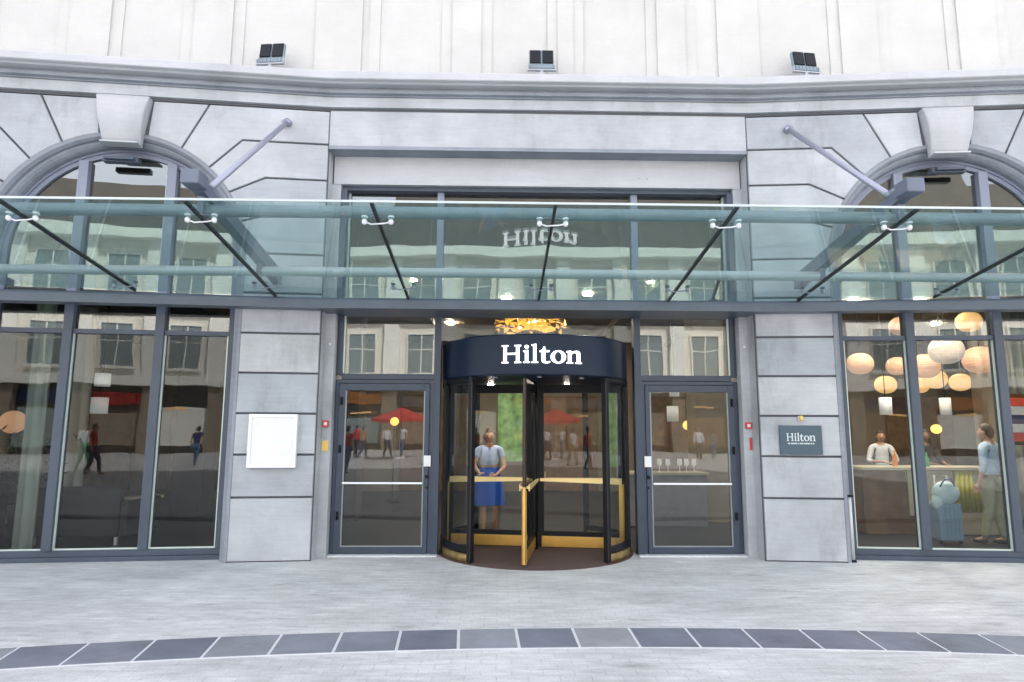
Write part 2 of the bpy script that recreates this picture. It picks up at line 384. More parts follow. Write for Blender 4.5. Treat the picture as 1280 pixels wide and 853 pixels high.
for s in (-1, 1):
    T = TW(s)
    nm = 'left' if s < 0 else 'right'
    bk = MB(T)       # recessed backing = the dark of the joints
    ap = [(0, 0), (1.0, 0), (1.0, 3.8)] + arc_between(180, 0, 40) + [(4.2, 0), (5.2, 0), (9.5, 0), (9.5, 5.9), (0, 5.9)]
    bk.prism(ap, .03, .35); bk.build('wall_core', 'joint', H)
    st = MB(T); rnd = random.Random(21 + s)
    def block(p):
        n0 = len(st.bm.faces); st.prism(inset(p, GAP), 0, .032, bev=.006); st.bm.faces.ensure_lookup_table(); mi = rnd.choice((0, 0, 1, 1, 2))
        for f_ in st.bm.faces[n0:]: f_.material_index = mi
    for b in HB: block(b)
    st.build('ashlar_blocks', ['stone', 'stone_b', 'stone_c'], H); st = MB(T)
    for b in HB: block([(5.2 - u, z) for u, z in b])
    for z0, z1 in zip(GRID, GRID[1:] + [5.87]):
        off = .6 if GRID.index(z0) % 2 else 0
        for a_, b_ in ((5.2, 6.4 + off), (6.4 + off, 7.9 + off), (7.9 + off, 9.5)):
            if b_ > a_: block([(a_, z0), (b_, z0), (b_, z1), (a_, z1)])
    st.build('ashlar_blocks', ['stone', 'stone_b', 'stone_c'], H)
    # archivolt
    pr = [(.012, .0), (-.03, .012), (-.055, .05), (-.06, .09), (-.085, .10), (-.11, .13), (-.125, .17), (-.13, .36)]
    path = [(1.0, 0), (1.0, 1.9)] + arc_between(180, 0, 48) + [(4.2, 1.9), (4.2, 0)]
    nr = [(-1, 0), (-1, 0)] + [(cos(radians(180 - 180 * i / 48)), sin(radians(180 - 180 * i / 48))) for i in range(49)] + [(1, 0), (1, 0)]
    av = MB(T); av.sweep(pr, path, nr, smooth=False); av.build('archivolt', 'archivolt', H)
    # keystone, scrolled: bellied front
    kb = MB(T); nrow = 10; rows = []
    for i in range(nrow + 1):
        f = i / nrow; z = 5.865 - f * .62; hw = .325 - .095 * f ** .8
        d = -.11 - .05 * sin(pi * min(1, f * 1.15)) + .05 * f
        if i == nrow: d += .03
        rows.append([kb.bm.verts.new(T(2.6 + x, dd, z)) for x, dd in ((-hw, .03), (-hw, d + .015), (-hw + .015, d), (hw - .015, d), (hw, d + .015), (hw, .03))])
    for a_, b_ in zip(rows, rows[1:]):
        for k in range(5): f_ = kb.bm.faces.new((a_[k], a_[k + 1], b_[k + 1], b_[k])); f_.smooth = k == 2
    kb.bm.faces.new(rows[0]); kb.bm.faces.new(rows[-1][::-1]); bmesh.ops.recalc_face_normals(kb.bm, faces=kb.bm.faces)
    kb.box(2.6 - .228, 2.6 + .228, -.115, .05, 5.225, 5.247, .004)
    kb.build('keystone', 'stone_pale', H)

# mitred horizontal mouldings that follow wing - centre - wing
def mould(profile, name, m, umax=9.5, z_off=0):
    """profile of (outward, z); runs along the bent facade with mitres at the corners"""
    b = MB(); rows = []
    pts = []
    for s, u in ((-1, umax), (-1, 0), (1, 0), (1, umax)):
        row = []
        for o, z in profile:
            if u > 0: row.append(TW(s)(u, -o, z))
            else: row.append(Vector((s * (HX - o * tan(A / 2)), PY - o, z)))
        rows.append([b.bm.verts.new(p) for p in row])
    for a_, b_ in zip(rows, rows[1:]):
        for k in range(len(profile) - 1): b.bm.faces.new((a_[k], a_[k + 1], b_[k + 1], b_[k]))
    b.bm.faces.new(rows[0]); b.bm.faces.new(rows[-1][::-1])
    bmesh.ops.recalc_face_normals(b.bm, faces=b.bm.faces)
    return b.build(name, m, H)
# fascia and cornice above the frieze
mould([(-.3, 5.905), (.045, 5.905), (.045, 6.045), (-.3, 6.045)], 'fascia', 'stone')
mould([(-.3, 5.87), (.0, 5.87), (.0, 5.905), (-.3, 5.905)], 'fascia_groove', 'joint')
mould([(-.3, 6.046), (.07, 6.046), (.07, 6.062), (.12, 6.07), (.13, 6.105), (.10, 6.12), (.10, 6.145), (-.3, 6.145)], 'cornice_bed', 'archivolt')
mould([(-.3, 6.146), (.22, 6.146), (.24, 6.16), (.29, 6.17), (.30, 6.18), (.30, 6.265), (.285, 6.285), (-.3, 6.31)], 'cornice', 'stone_pale')
# centre frieze + lintel + jambs of the entrance bay
c = MB(); c.box(-HX + .0, HX, PY, .05, 5.375, 5.868); c.build('frieze', 'stone', H)
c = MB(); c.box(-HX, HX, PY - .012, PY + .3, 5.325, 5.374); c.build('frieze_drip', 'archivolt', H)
c = MB(); c.box(-HX + .02, HX - .02, -.17, .2, 4.93, 5.324)
for x in (-1.5, 0, 1.45):
    c.box(x - .07, x - .05, -.178, -.168, 5.06, 5.08); c.box(x + .05, x + .07, -.178, -.168, 5.05, 5.07)
c.build('lintel', 'stone_pale', H)
for s in (-1, 1):
    c = MB(); c.box(*sorted((s * HX, s * 2.70)), -.16, .3, 0, 4.93); c.build('jamb', 'stone', H)
    c = MB(); c.box(*sorted((s * HX, s * 2.98)), PY + .05, .3, 0, 5.36); c.build('jamb_return', 'stone', H)
# upper wall with shallow vertical panels
def upper():
    b = MB(); T0 = TI
    for s in (-1, 1):
        T = TW(s)
        b.prism([(0, 6.2), (14, 6.2), (14, 22), (0, 22)], .06, .4, T=T)
        for u0, u1, d in ((.0, .26, .035), (1.2, 2.0, .045), (1.35, 1.85, .02), (2.75, 3.55, .045), (2.9, 3.4, .02), (4.3, 4.6, .035), (5.4, 6.2, .045), (7, 7.8, .045)):
            b.prism([(u0, 6.2), (u1, 6.2), (u1, 22), (u0, 22)], d, .07 + d * .1, T=T)
    b.prism([(-HX, 6.2), (HX, 6.2), (HX, 22), (-HX, 22)], PY + .06, PY + .4)
    for x0, x1, d in ((-2.83, -2.45, .035), (-2.35, -2.2, .045), (-1.35, -.65, .045), (-1.2, -.8, .02), (.12, .62, .035), (.26, .48, .015), (1.5, 2.2, .045), (1.65, 2.05, .02), (2.5, 2.83, .035)):
        b.prism([(x0, 6.2), (x1, 6.2), (x1, 22), (x0, 22)], PY + d, PY + .07 + d * .1)
    b.build('upper_wall', 'render_white', H)
upper()
c = MB(); c.box(-16.5, 16.5, -1.8, 13, 22.05, 22.4); c.box(-16.5, 16.5, 12.5, 13, 0, 22.04); c.build('roof', 'b_roof', H)

# ---- windows of the wings
def pane(T, poly, d, name='pane', m='glass_low', parent=None):
    b = MB(T); b.prism(poly, d, d + .008); return b.build(name, m, parent)
RW = 1.47; FD = .24     # frame outer radius and depth behind the pier face
ML = [2.05, 3.15]
for s in (-1, 1):
    T = TW(s)
    W_ = bpy.data.objects.new('storefront_window', None); W_.location = T(2.6, FD, 0); link(W_, H)
    f = MB(T); u0, u1 = 2.6 - RW, 2.6 + RW
    f.box(u0, u1, FD - .03, FD + .12, 0, .055, .004); f.box(u0 + .005, u1 - .005, FD, FD + .10, .056, .135, .004)
    f.box(u0, u0 + .075, FD - .01, FD + .10, .136, 3.3); f.box(u1 - .075, u1, FD - .01, FD + .10, .136, 3.3)
    for u in ML: f.box(u - .055, u + .055, FD - .04, FD + .11, .136, 3.3, .004)
    ed = [u0 + .075, ML[0] - .055, ML[0] + .055, ML[1] - .055, ML[1] + .055, u1 - .075]
    for a_, b_ in ((0, 1), (2, 3), (4, 5)): f.box(ed[a_], ed[b_], FD - .012, FD + .08, 2.80, 2.86, .003)
    f.build('frame', 'frame', W_)
    for a_, b_ in ((0, 1), (2, 3), (4, 5)):
        pane(T, [(ed[a_], .135), (ed[b_], .135), (ed[b_], 2.80), (ed[a_], 2.80)], FD + .03, parent=W_)
        pane(T, [(ed[a_], 2.86), (ed[b_], 2.86), (ed[b_], 3.3), (ed[a_], 3.3)], FD + .032, 'pane', 'glass_tr', parent=W_)
        bd = MB(T); g_ = .018
        for x in (ed[a_], ed[b_] - g_): bd.box(x, x + g_, FD + .006, FD + .028, .137, 2.798)
        bd.box(ed[a_] + g_, ed[b_] - g_, FD + .006, FD + .028, .137, .155)
        bd.build('glazing_bead', 'bead', W_)
    # arched window above
    A_ = bpy.data.objects.new('arched_window', None); A_.location = T(2.6, FD, 3.3); link(A_, H)
    f = MB(T)
    ar = [(u0, 3.3), (u0, 3.8)] + arc(2.6, 3.8, RW, 180, 0, 40)[1:-1] + [(u1, 3.8), (u1, 3.3)]
    nr = [(-1, 0), (-1, 0)] + [(cos(radians(180 - 4.5 * i)), sin(radians(180 - 4.5 * i))) for i in range(1, 40)] + [(1, 0), (1, 0)]
    f.sweep([(0, FD + .10), (0, FD - .01), (-.03, FD - .01), (-.03, FD + .01), (-.085, FD + .01), (-.085, FD + .10)], ar, nr)
    for u in ML:
        zt = 3.8 + sqrt((RW - .07) ** 2 - .55 ** 2); f.box(u - .06, u + .06, FD - .04, FD + .09, 3.3, zt, .004)
    f.build('frame', 'frame_sheen', A_)
    ri = RW - .086
    L_ = lambda d0, d1, n=14: arc(2.6, 3.8, ri, d0, d1, n)
    am = math.degrees(math.acos(.49 / ri)); ao = math.degrees(math.acos(.61 / ri))
    pane(T, [(2.6 - ri, 3.3), (2.6 - ri, 3.8)] + L_(180, 180 - ao)[1:] + [(ML[0] - .06, 3.3)], FD + .04, 'pane', 'glass_up', A_)
    pane(T, [(ML[0] + .06, 3.3)] + L_(180 - am, am, 20) + [(ML[1] - .06, 3.3)], FD + .042, 'pane', 'glass_up', A_)
    pane(T, [(ML[1] + .06, 3.3)] + L_(ao, 0)[:-1] + [(2.6 + ri, 3.8), (2.6 + ri, 3.3)], FD + .044, 'pane', 'glass_up', A_)
    bd = MB(T)
    bd.bm.free()
    for u, sg in ((ML[0], 1), (ML[1], 1)):
        bd = MB(T); bd.box(u + .062, u + .085, FD + .01, FD + .036, 3.3, 4.96); bd.build('glazing_bead', 'bead', A_)
    v = MB(T); v.box(2.42, 2.86, .06, .16, 5.03, 5.10, .01); v.box(2.46, 2.82, .01, .058, 5.05, 5.085, .006)
    v.build('roller_blind_box', 'frame', A_)

# ---- entrance bay glazing
G = bpy.data.objects.new('entrance_glazing', None); G.location = (0, 0, 0); link(G, H)
XI = 1.30; XM = 1.39; XO = 2.69
z_top = 4.93
for s in (-1, 1):
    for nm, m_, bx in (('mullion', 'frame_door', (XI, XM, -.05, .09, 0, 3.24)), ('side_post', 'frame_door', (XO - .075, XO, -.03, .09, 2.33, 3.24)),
                      ('transom_rail', 'frame_door', (XM, XO - .075, -.03, .08, 2.27, 2.345)), ('upper_mullion', 'frame_sheen', (XI, XM, -.05, .09, 3.241, z_top)),
                      ('upper_side_post', 'frame_sheen', (XO - .075, XO, -.03, .09, 3.241, z_top))):
        f = MB(); f.box(*sorted((s * bx[0], s * bx[1])), *bx[2:], .003)
        if nm == 'transom_rail' and False: pass
        f.build(nm, m_, G)
f = MB(); f.box(-XO, XO, -.1, .09, 4.87, 4.928); f.box(-XO, -XO + .07, -.14, -.04, 3.3, 4.868); f.box(XO - .07, XO, -.14, -.04, 3.3, 4.868)
f.build('head_rail', 'frame', G)
for s in (-1, 1):
    a_, b_ = sorted((s * XM, s * (XO - .075)))
    pane(TI, [(a_, 2.345), (b_, 2.345), (b_, 3.24), (a_, 3.24)], .02, 'pane', 'glass_tr', G)
    pane(TI, [(a_, 3.241), (b_, 3.241), (b_, 4.87), (a_, 4.87)], .02, 'pane', 'glass_up', G)
    e_ = s * (XO - .075)
    for z0_, z1_ in ((3.25, 4.86), (2.35, 3.2)): bd = MB(); bd.box(*sorted((e_, e_ - s * .02)), -.01, .018, z0_, z1_); bd.build('glazing_bead', 'bead', G)
pane(TI, [(-XI, 2.80), (XI, 2.80), (XI, 3.24), (-XI, 3.24)], .022, 'pane', 'glass_low', G)
pane(TI, [(-XI, 3.241), (XI, 3.241), (XI, 4.87), (-XI, 4.87)], .022, 'pane', 'glass_up', G)
for s in (-1, 1): th = MB(); th.box(*sorted((s * 1.30, s * 2.69)), -.14, .06, .0, .018); th.build('threshold', 'band_joint', H)

# ---- the two side doors
for s in (-1, 1):
    D = bpy.data.objects.new('door', None); D.location = (s * 2.03, 0, 0); link(D, H)
    f = MB(); x0, x1 = sorted((s * XM, s * XO)); g0, g1 = sorted((s * 1.50, s * 2.555))
    f.box(x0, x0 + .045, -.03, .07, .02, 2.265, .003); f.box(x1 - .045, x1, -.03, .07, .02, 2.265, .003); f.box(x0 + .045, x1 - .045, -.03, .07, 2.215, 2.265, .003)
    f.build('door_frame', 'frame_door', D)
    f = MB(); a_, b_ = x0 + .05, x1 - .05
    f.box(a_, g0, -.045, .03, .022, 2.21, .004); f.box(g1, b_, -.045, .03, .022, 2.21, .004)
    f.box(g0, g1, -.045, .03, 2.12, 2.21, .004); f.box(g0, g1, -.045, .03, .022, .105, .004)
    f.build('door_leaf', 'frame_door', D)
    pane(TI, [(g0, .105), (g1, .105), (g1, 2.12), (g0, 2.12)], -.01, 'pane', 'glass_door', D)
    f = MB(); g_ = .016
    for x in (g0, g1 - g_): f.box(x, x + g_, -.036, -.012, .107, 2.118)
    f.box(g0 + g_, g1 - g_, -.036, -.012, .107, .123); f.build('glazing_bead', 'bead_dull', D)
    f = MB(); f.box(g0 + .01, g1 - .01, -.10, -.075, .905, .93, .004)
    for x in (g0 + .03, g1 - .05): f.box(x, x + .02, -.076, -.044, .908, .927)
    f.build('push_bar', 'steel_white', D)
    xs = s * 1.455; f = MB(); f.box(xs - .045, xs + .045, -.05, -.046, 1.13, 1.27); f.build('notice', 'paper', D)
    f = MB(); f.tube([(xs, -.045, 1.0), (xs, -.07, 1.0)], .022); f.build('lock', 'black', D); f = MB(); f.tube([(xs, -.045, .86), (xs, -.06, .86)], .015); f.build('keyhole', 'black', D)
    xh = s * 2.60
    for z in (.5, 1.35, 1.98):
        f = MB(); f.tube([(xh, -.06, z - .05), (xh, -.06, z + .05)], .016); f.build('hinge', 'black', D)

# ---- interior shell of the hotel
b = MB(); b.box(-16, 16, .56, 12, -.3, 0); b.box(-1.25, 1.25, .30, .56, -.3, 0)
for s in (-1, 1):
    b.slab([(s * 1.3, .07), (s * 2.9, .07), (s * 4.0, -.15), (s * 12, -.8), (s * 12, .559), (s * 1.3, .559)], .001, .012)
b.build('interior_floor', 'floor_in', H)
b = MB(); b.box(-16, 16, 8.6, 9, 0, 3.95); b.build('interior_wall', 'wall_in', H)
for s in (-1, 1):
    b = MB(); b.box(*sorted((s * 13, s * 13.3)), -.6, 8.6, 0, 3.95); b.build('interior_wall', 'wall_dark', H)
b = MB(); b.box(-14, 14, .35, 9, 3.95, 4.15)
for x in range(-12, 13, 2): b.box(x - .09, x + .09, .5, 8.5, 3.82, 3.95)
b.build('ceiling', 'ceil', H)
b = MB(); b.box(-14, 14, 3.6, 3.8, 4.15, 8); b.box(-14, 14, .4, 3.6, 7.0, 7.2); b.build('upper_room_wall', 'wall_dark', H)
for x, y in ((5.2, .9), (6.2, .9), (7.2, 1.0), (5.8, 2.5), (7.0, 2.5), (8.0, 1.6), (-1.0, .95), (1.0, 2.2), (-.4, 2.6), (6.6, 5.0), (9.0, 5.0), (.2, 5.2), (2.0, 5.4), (-1.6, 5.4)):
    b = MB(); b.lathe([(.0001, 0), (.07, 0), (.08, -.012), (.08, .0)], (x, y, 3.93), 16); b.build('ceiling_spotlight', 'spot_bright', H)
# big openings / panels on the back wall and columns
b = MB()
b.bm.free()
for x in (-11, -8.2, -5.2, -2.2, 1.2, 4.0, 7.4, 10.8):
    b = MB(); b.box(x - .9, x + .9, 8.5, 8.599, 0.013, 2.5, .01); b.build('wall_panel', 'wood', H)
for x, y in ((-3.3, 3.2), (3.3, 3.2), (9.1, 3.6), (-6.3, 3.9)):
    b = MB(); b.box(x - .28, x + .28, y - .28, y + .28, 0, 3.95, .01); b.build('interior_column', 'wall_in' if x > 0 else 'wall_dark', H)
for x in [-1.9, 1.9, 3.7, 6.3, 9.2]:
    for y in (1.3, 3.4):
        b = MB(); b.lathe([(.0001, 0), (.07, 0), (.08, -.012), (.08, .0)], (x, y, 3.945), 16); b.build('ceiling_spotlight', 'spot', H)

# ------------------------------------------------------------------ glass canopy
CN = thing('glass_canopy', (0, -.5, 3.2), 'green tinted glass canopy on steel arms across the whole entrance front', 'canopy')
SL = (3.63 - 3.26) / 2.45
def gz(y): return 3.26 + (-.6 - y) * SL          # underside height of the glass at y
def back_y(x): return -.58 - max(0, abs(x) - HX) * tan(A)
JX = [-8.3, -6.65, -5.0, -3.34, -1.68, -.02, 1.64, 3.30, 4.96, 6.62, 8.3]
YF = -3.05
for a_, b_ in zip(JX, JX[1:]):
    x0, x1 = a_ + .0125, b_ - .0125; ptsx = sorted({x0, x1} | {h for h in (-HX, HX) if x0 < h < x1})
    poly = [(x0, YF), (x1, YF)] + [(x, back_y(x)) for x in reversed(ptsx)]
    bb = MB(lambda x, y, z: Vector((x, y, gz(y) + z))); bb.slab(poly, 0, .016); bb.build('glass_panel', 'glass_canopy', CN)
for x in JX[1:-1]:
    bb = MB(lambda u, y, z: Vector((u, y, gz(y) + z))); bb.box(x - .013, x + .013, YF, back_y(x), -.014, .02); bb.build('joint_seal', 'seal', CN)
bb = MB(lambda u, y, z: Vector((u, y, gz(y) + z))); bb.box(-8.3, 8.3, YF - .010, YF - .002, -.002, .018); bb.build('front_edge', 'steel_edge', CN)
# rear beam follows the bent facade
def beamseg(T, u0, u1, y0, y1, z0, z1): bb.box(u0, u1, y0, y1, z0, z1, T=T)
bb = MB(); rows = []
for s, u in ((-1, 6.5), (-1, 0), (1, 0), (1, 6.5)):
    rows.append([bb.bm.verts.new(TW(s)(u, o, z) if u else Vector((s * (HX + o * tan(A / 2)), PY + o, z))) for o, z in ((-.20, 3.125), (-.20, 3.235), (-.17, 3.265), (.0, 3.265), (.0, 3.125))])
for p, q in zip(rows, rows[1:]):
    for k in range(5): bb.bm.faces.new((p[k], p[(k + 1) % 5], q[(k + 1) % 5], q[k]))
bb.bm.faces.new(rows[0]); bb.bm.faces.new(rows[-1][::-1]); bmesh.ops.recalc_face_normals(bb.bm, faces=bb.bm.faces)
bb.build('wall_beam', 'beam', CN)
# filler between beam and glazing of the centre bay
bb = MB(); bb.box(-HX + .001, HX - .001, PY + .001, .09, 3.13, 3.26); bb.build('beam_soffit', 'beam', CN)
for y, z, r, m in ((-1.12, .125, .058, 'steel_pale'), (-2.62, .12, .060, 'steel_teal')):
    bb = MB(); bb.tube([(-8.3, y, gz(y) + z), (8.3, y, gz(y) + z)], r, 16); bb.build('purlin_tube', m, CN)
def spider(x, y, m):
    S = MB(lambda u, yy, z: Vector((x + u, y + yy, gz(y + yy) + z)))
    for u in (-.125, .125):
        S.lathe([(.0001, -.045), (.014, -.044), (.024, -.032), (.024, -.008), (.014, -.0)], (u, 0, 0), 14)
        S.lathe([(.03, .017), (.03, .03), (.0001, .032)], (u, 0, 0), 14)
    S.tube([(-.125, 0, -.02), (-.06, 0, -.045), (0, 0, -.04), (.06, 0, -.036), (.125, 0, -.02)], .0075, 8)
    return S.build('spider_fitting', m, CN)
for x in JX[1:-1]:
    spider(x, -2.72, 'steel_white'); spider(x, -1.02, 'steel_teal')
for s in (-1, 1):
    for xa in (3.36, 8.0):
        Ta = lambda u, y, z: Vector((s * xa + u, y, z))
        yb = back_y(xa) + .1
        # tapered box arm rising to the tip, with a raised head
        aa = MB(); sec = []
        for y, zc, h in ((yb, 3.52, .17), (-1.6, 3.70, .15), (-2.55, 3.84, .12), (-2.78, 3.88, .12)):
            sec.append([aa.bm.verts.new(Vector((s * xa + dx, y, zc + dz))) for dx, dz in ((-.055, -h / 2), (.055, -h / 2), (.055, h / 2), (-.055, h / 2))])
        for p, q in zip(sec, sec[1:]):
            for k in range(4): aa.bm.faces.new((p[k], p[(k + 1) % 4], q[(k + 1) % 4], q[k]))
        aa.bm.faces.new(sec[0]); aa.bm.faces.new(sec[-1][::-1]); bmesh.ops.recalc_face_normals(aa.bm, faces=aa.bm.faces)
        aa.box(s * xa - .085, s * xa + .085, -2.96, -2.76, 3.83, 3.97, .012)
        aa.box(s * xa - .03, s * xa + .03, -2.72, -2.60, gz(-2.66) + .05, 3.80)
        aa.box(s * xa - .03, s * xa + .03, -1.18, -1.06, gz(-1.1) + .08, 3.62)
        aa.build('cantilever_arm', 'arm', CN)
        u_w = (xa - HX) / cos(A); pw = TW(s)(u_w, 0, 5.65)
        rr = MB(); rr.tube([(pw.x, pw.y - .05, 5.65), (s * (xa - .04), -2.60, 3.93)], .032, 12)
        rr.build('tie_rod', 'rod', CN)
        rr = MB(); rr.tube([(pw.x, pw.y + .04, 5.66), (pw.x, pw.y - .07, 5.65)], .05, 14); rr.tube([(pw.x - .05, pw.y - .07, 5.64), (pw.x + .05, pw.y - .07, 5.64)], .035, 10)
        rr.build('wall_anchor', 'rod', CN)
        rr = MB(); rr.box(s * xa - .05, s * xa + .0, -2.68, -2.56, 3.87, 3.97, .01); rr.tube([(s * xa - .07, -2.6, 3.93), (s * xa + .04, -2.6, 3.93)], .03, 10); rr.build('rod_clevis', 'steel_teal', CN)

# ------------------------------------------------------------------ lettering
def word_mesh(letters_size, extrude):
    """serif capital and lower-case outlines; returns list of (spline lists, advance) per letter, unit = cap height"""
    def bez(p0, p1, p2, p3, n=8):
        return [tuple(((1 - t) ** 3 * a + 3 * (1 - t) ** 2 * t * b + 3 * (1 - t) * t * t * c_ + t ** 3 * d) for a, b, c_, d in zip(p0, p1, p2, p3)) for t in [i / n for i in range(1, n + 1)]]
    S, F, E = .135, .055, .08    # stem, serif thickness, serif overhang
    Hh = [(0, 0), (E * 2 + S, 0), (E * 2 + S, F), (E + S, F + .02), (E + S, .47), (.66, .47), (.66, F + .02), (.66 - E, F), (.66 - E, 0), (.66 + S + E, 0), (.66 + S + E, F), (.66 + S, F + .02),
          (.66 + S, 1 - F - .02), (.66 + S + E, 1 - F), (.66 + S + E, 1), (.66 - E, 1), (.66 - E, 1 - F), (.66, 1 - F - .02), (.66, .56), (E + S, .56), (E + S, 1 - F - .02), (E * 2 + S, 1 - F), (E * 2 + S, 1), (0, 1), (0, 1 - F), (E, 1 - F - .02), (E, F + .02), (0, F)]
    ii = [(0, 0), (E * 2 + S, 0), (E * 2 + S, F), (E + S, F + .02), (E + S, .72), (0, .68), (0, .62), (E, .60), (E, F + .02), (0, F)]
    dot = [(E + S / 2 + .095 * cos(a), .90 + .095 * sin(a)) for a in [2 * pi * k / 20 for k in range(20)]]
    ll = [(0, 0), (E * 2 + S, 0), (E * 2 + S, F), (E + S, F + .02), (E + S, 1.06), (0, 1.02), (0, .96), (E, .94), (E, F + .02), (0, F)]
    tt = [(.08, .23)] + bez((.08, .23), (.08, .03), (.16, -.02), (.29, -.02)) + bez((.29, -.02), (.36, -.02), (.42, .0), (.46, .03)) + [(.46, .10)] + bez((.46, .10), (.40, .075), (.36, .075), (.33, .075)) + \
        bez((.33, .075), (.26, .075), (.24, .13), (.24, .22)) + [(.24, .61), (.43, .61), (.43, .70), (.24, .70), (.24, .90), (.17, .90)] + bez((.17, .90), (.15, .78), (.10, .70), (0, .68)) + [(0, .61), (.08, .61)]
    oo = [(.34 + .34 * cos(a), .345 + .365 * sin(a)) for a in [2 * pi * k / 40 for k in range(40)]]
    oi = [(.34 + .175 * cos(a), .345 + .295 * sin(a)) for a in [2 * pi * k / 40 for k in range(40)]]
    nn = [(0, 0), (E * 2 + S, 0), (E * 2 + S, F), (E + S, F + .02), (E + S, .50)] + bez((E + S, .50), (.33, .58), (.37, .61), (.42, .61)) + bez((.42, .61), (.49, .61), (.51, .55), (.51, .46)) + \
         [(.51, F + .02), (.51 - E, F), (.51 - E, 0), (.51 + S + E, 0), (.51 + S + E, F), (.51 + S, F + .02), (.51 + S, .48)] + bez((.51 + S, .48), (.67, .64), (.60, .72), (.48, .72)) + \
         bez((.48, .72), (.38, .72), (.30, .67), (E + S - .01, .60)) + [(E + S - .02, .72), (0, .68), (0, .62), (E, .60), (E, F + .02), (0, F)]
    return [([Hh], .97), ([ii, dot], .36), ([ll], .36), ([tt], .49), ([oo, oi], .72), ([nn], .77)]
def letters_obj(name, place, size, ext, m, parent, sx=1.0):
    """place(x) -> function mapping (x,z,depth) local letter coords to world"""
    W_ = word_mesh(0, 0); total = sum(a for _, a in W_); bm = bmesh.new(); x = -total / 2
    for spl, adv in W_:
        cu = bpy.data.curves.new('tmp', 'CURVE'); cu.dimensions = '2D'; cu.fill_mode = 'BOTH'; cu.extrude = ext / size / 2
        for sp in spl:
            s_ = cu.splines.new('POLY'); s_.points.add(len(sp) - 1); s_.use_cyclic_u = True
            for p, q in zip(s_.points, sp): p.co = (q[0], q[1], 0, 1)
        ob = bpy.data.objects.new('tmp', cu); COL.objects.link(ob)
        bpy.context.view_layer.update()
        me = bpy.data.meshes.new_from_object(ob.evaluated_get(bpy.context.evaluated_depsgraph_get()))
        fn = place((x + adv / 2) * size * sx); n0 = len(bm.verts); bm.from_mesh(me); bm.verts.ensure_lookup_table()
        for v in bm.verts[n0:]:
            lx, lz, ld = (v.co.x - adv / 2) * size * sx, v.co.y * size, v.co.z * size
            v.co = fn(lx, lz, ld)
        bpy.data.objects.remove(ob); bpy.data.curves.remove(cu); bpy.data.meshes.remove(me); x += adv
    b = MB(); b.bm.free(); b.bm = bm; bmesh.ops.recalc_face_normals(bm, faces=bm.faces)
    return b.build(name, m, parent)

# ------------------------------------------------------------------ revolving door
DX, DY, DR = -.02, .40, 1.275
RD = thing('revolving_door', (DX, DY, 0), 'round revolving door with navy drum and brass bars between the two side doors', 'revolving door')
d = MB(); d.lathe([(.0001, 2.27), (DR - .06, 2.27), (DR, 2.27), (DR + .012, 2.285), (DR + .012, 2.76), (DR, 2.775), (DR - .02, 2.78), (.0001, 2.78)], (DX, DY, 0), 96)
dr = d.build('canopy_drum', 'drum', RD)
for f_ in dr.data.polygons: f_.use_smooth = True
try: dr.data.set_sharp_from_angle(angle=radians(30))
except Exception: pass
def drum_place(x):
    th_ = (x + .03) / (DR + .02); R_ = DR + .015
    return lambda lx, lz, ld: Vector((DX + R_ * sin(th_) + lx * cos(th_) - (-ld) * 0, DY - R_ * cos(th_) + lx * sin(th_), 2.415 + lz)) + Vector((sin(th_), -cos(th_), 0)) * (.012 + ld)
letters_obj('lettering', drum_place, .218, .020, 'letters', dr, 1.26)
for th_ in (-.55, 0, .55):
    q = MB(); q.lathe([(.0001, -.012), (.03, -.012), (.035, 0)], (DX + 1.05 * sin(th_), DY - 1.05 * cos(th_), 2.268), 14); q.build('soffit_disc', 'grey_plastic', dr)
for x_ in (-.62, .5):
    q = MB(); q.lathe([(.0001, -.010), (.035, -.010), (.045, 0)], (DX + x_, DY + .45, 2.268), 14); q.build('soffit_disc', 'spot_bright', dr)  # added glowing discs, put in to brighten the woman under the drum
OP = radians(41.5)
# the drum walls: curved glass between posts, brass base
for s in (-1, 1):
    SW = bpy.data.objects.new('side_wall', None); SW.location = (DX + s * DR, DY, 0); link(SW, RD)
    a0_, a1_ = (OP, pi - OP) if s > 0 else (-(pi - OP), -OP)
    q = MB(); q.lathe([(DR - .012, .17), (DR - .012, 2.20)], (DX, DY, 0), 28, a0_, a1_); q.lathe([(DR - .004, 2.20), (DR - .004, .17)], (DX, DY, 0), 28, a0_, a1_); q.build('curved_glass', 'glass_rev', SW)
    q = MB(); q.lathe([(DR - .03, .0), (DR + .015, .0), (DR + .015, .10), (DR, .112), (DR - .03, .112), (DR - .03, 0)], (DX, DY, 0), 28, a0_, a1_); q.build('base_rail', 'gold_dull', SW)
    q = MB(); q.lathe([(DR - .03, .113), (DR + .004, .113), (DR + .004, .20), (DR - .03, .20), (DR - .03, .113)], (DX, DY, 0), 28, a0_, a1_)
    q.lathe([(DR - .04, 2.19), (DR + .006, 2.19), (DR + .006, 2.268), (DR - .04, 2.268), (DR - .04, 2.19)], (DX, DY, 0), 28, a0_, a1_); q.build('rail', 'black', SW)
    for th_ in (OP, radians(72), pi - OP):
        T_ = TR(DX + s * sin(th_) * (DR - .012), DY - cos(th_) * (DR - .012), s * th_)
        q = MB(T_); w_ = .032 if th_ != radians(72) else .016
        q.box(-w_, w_, -.035, .035, .02, 2.268, .004); q.build('post', 'black', SW)
        if th_ == OP:
            q = MB(T_); q.box(-s * w_ - .009, -s * w_ + .009, -.041, -.036, .05, 2.2); q.build('post_edge', 'bronze', SW)
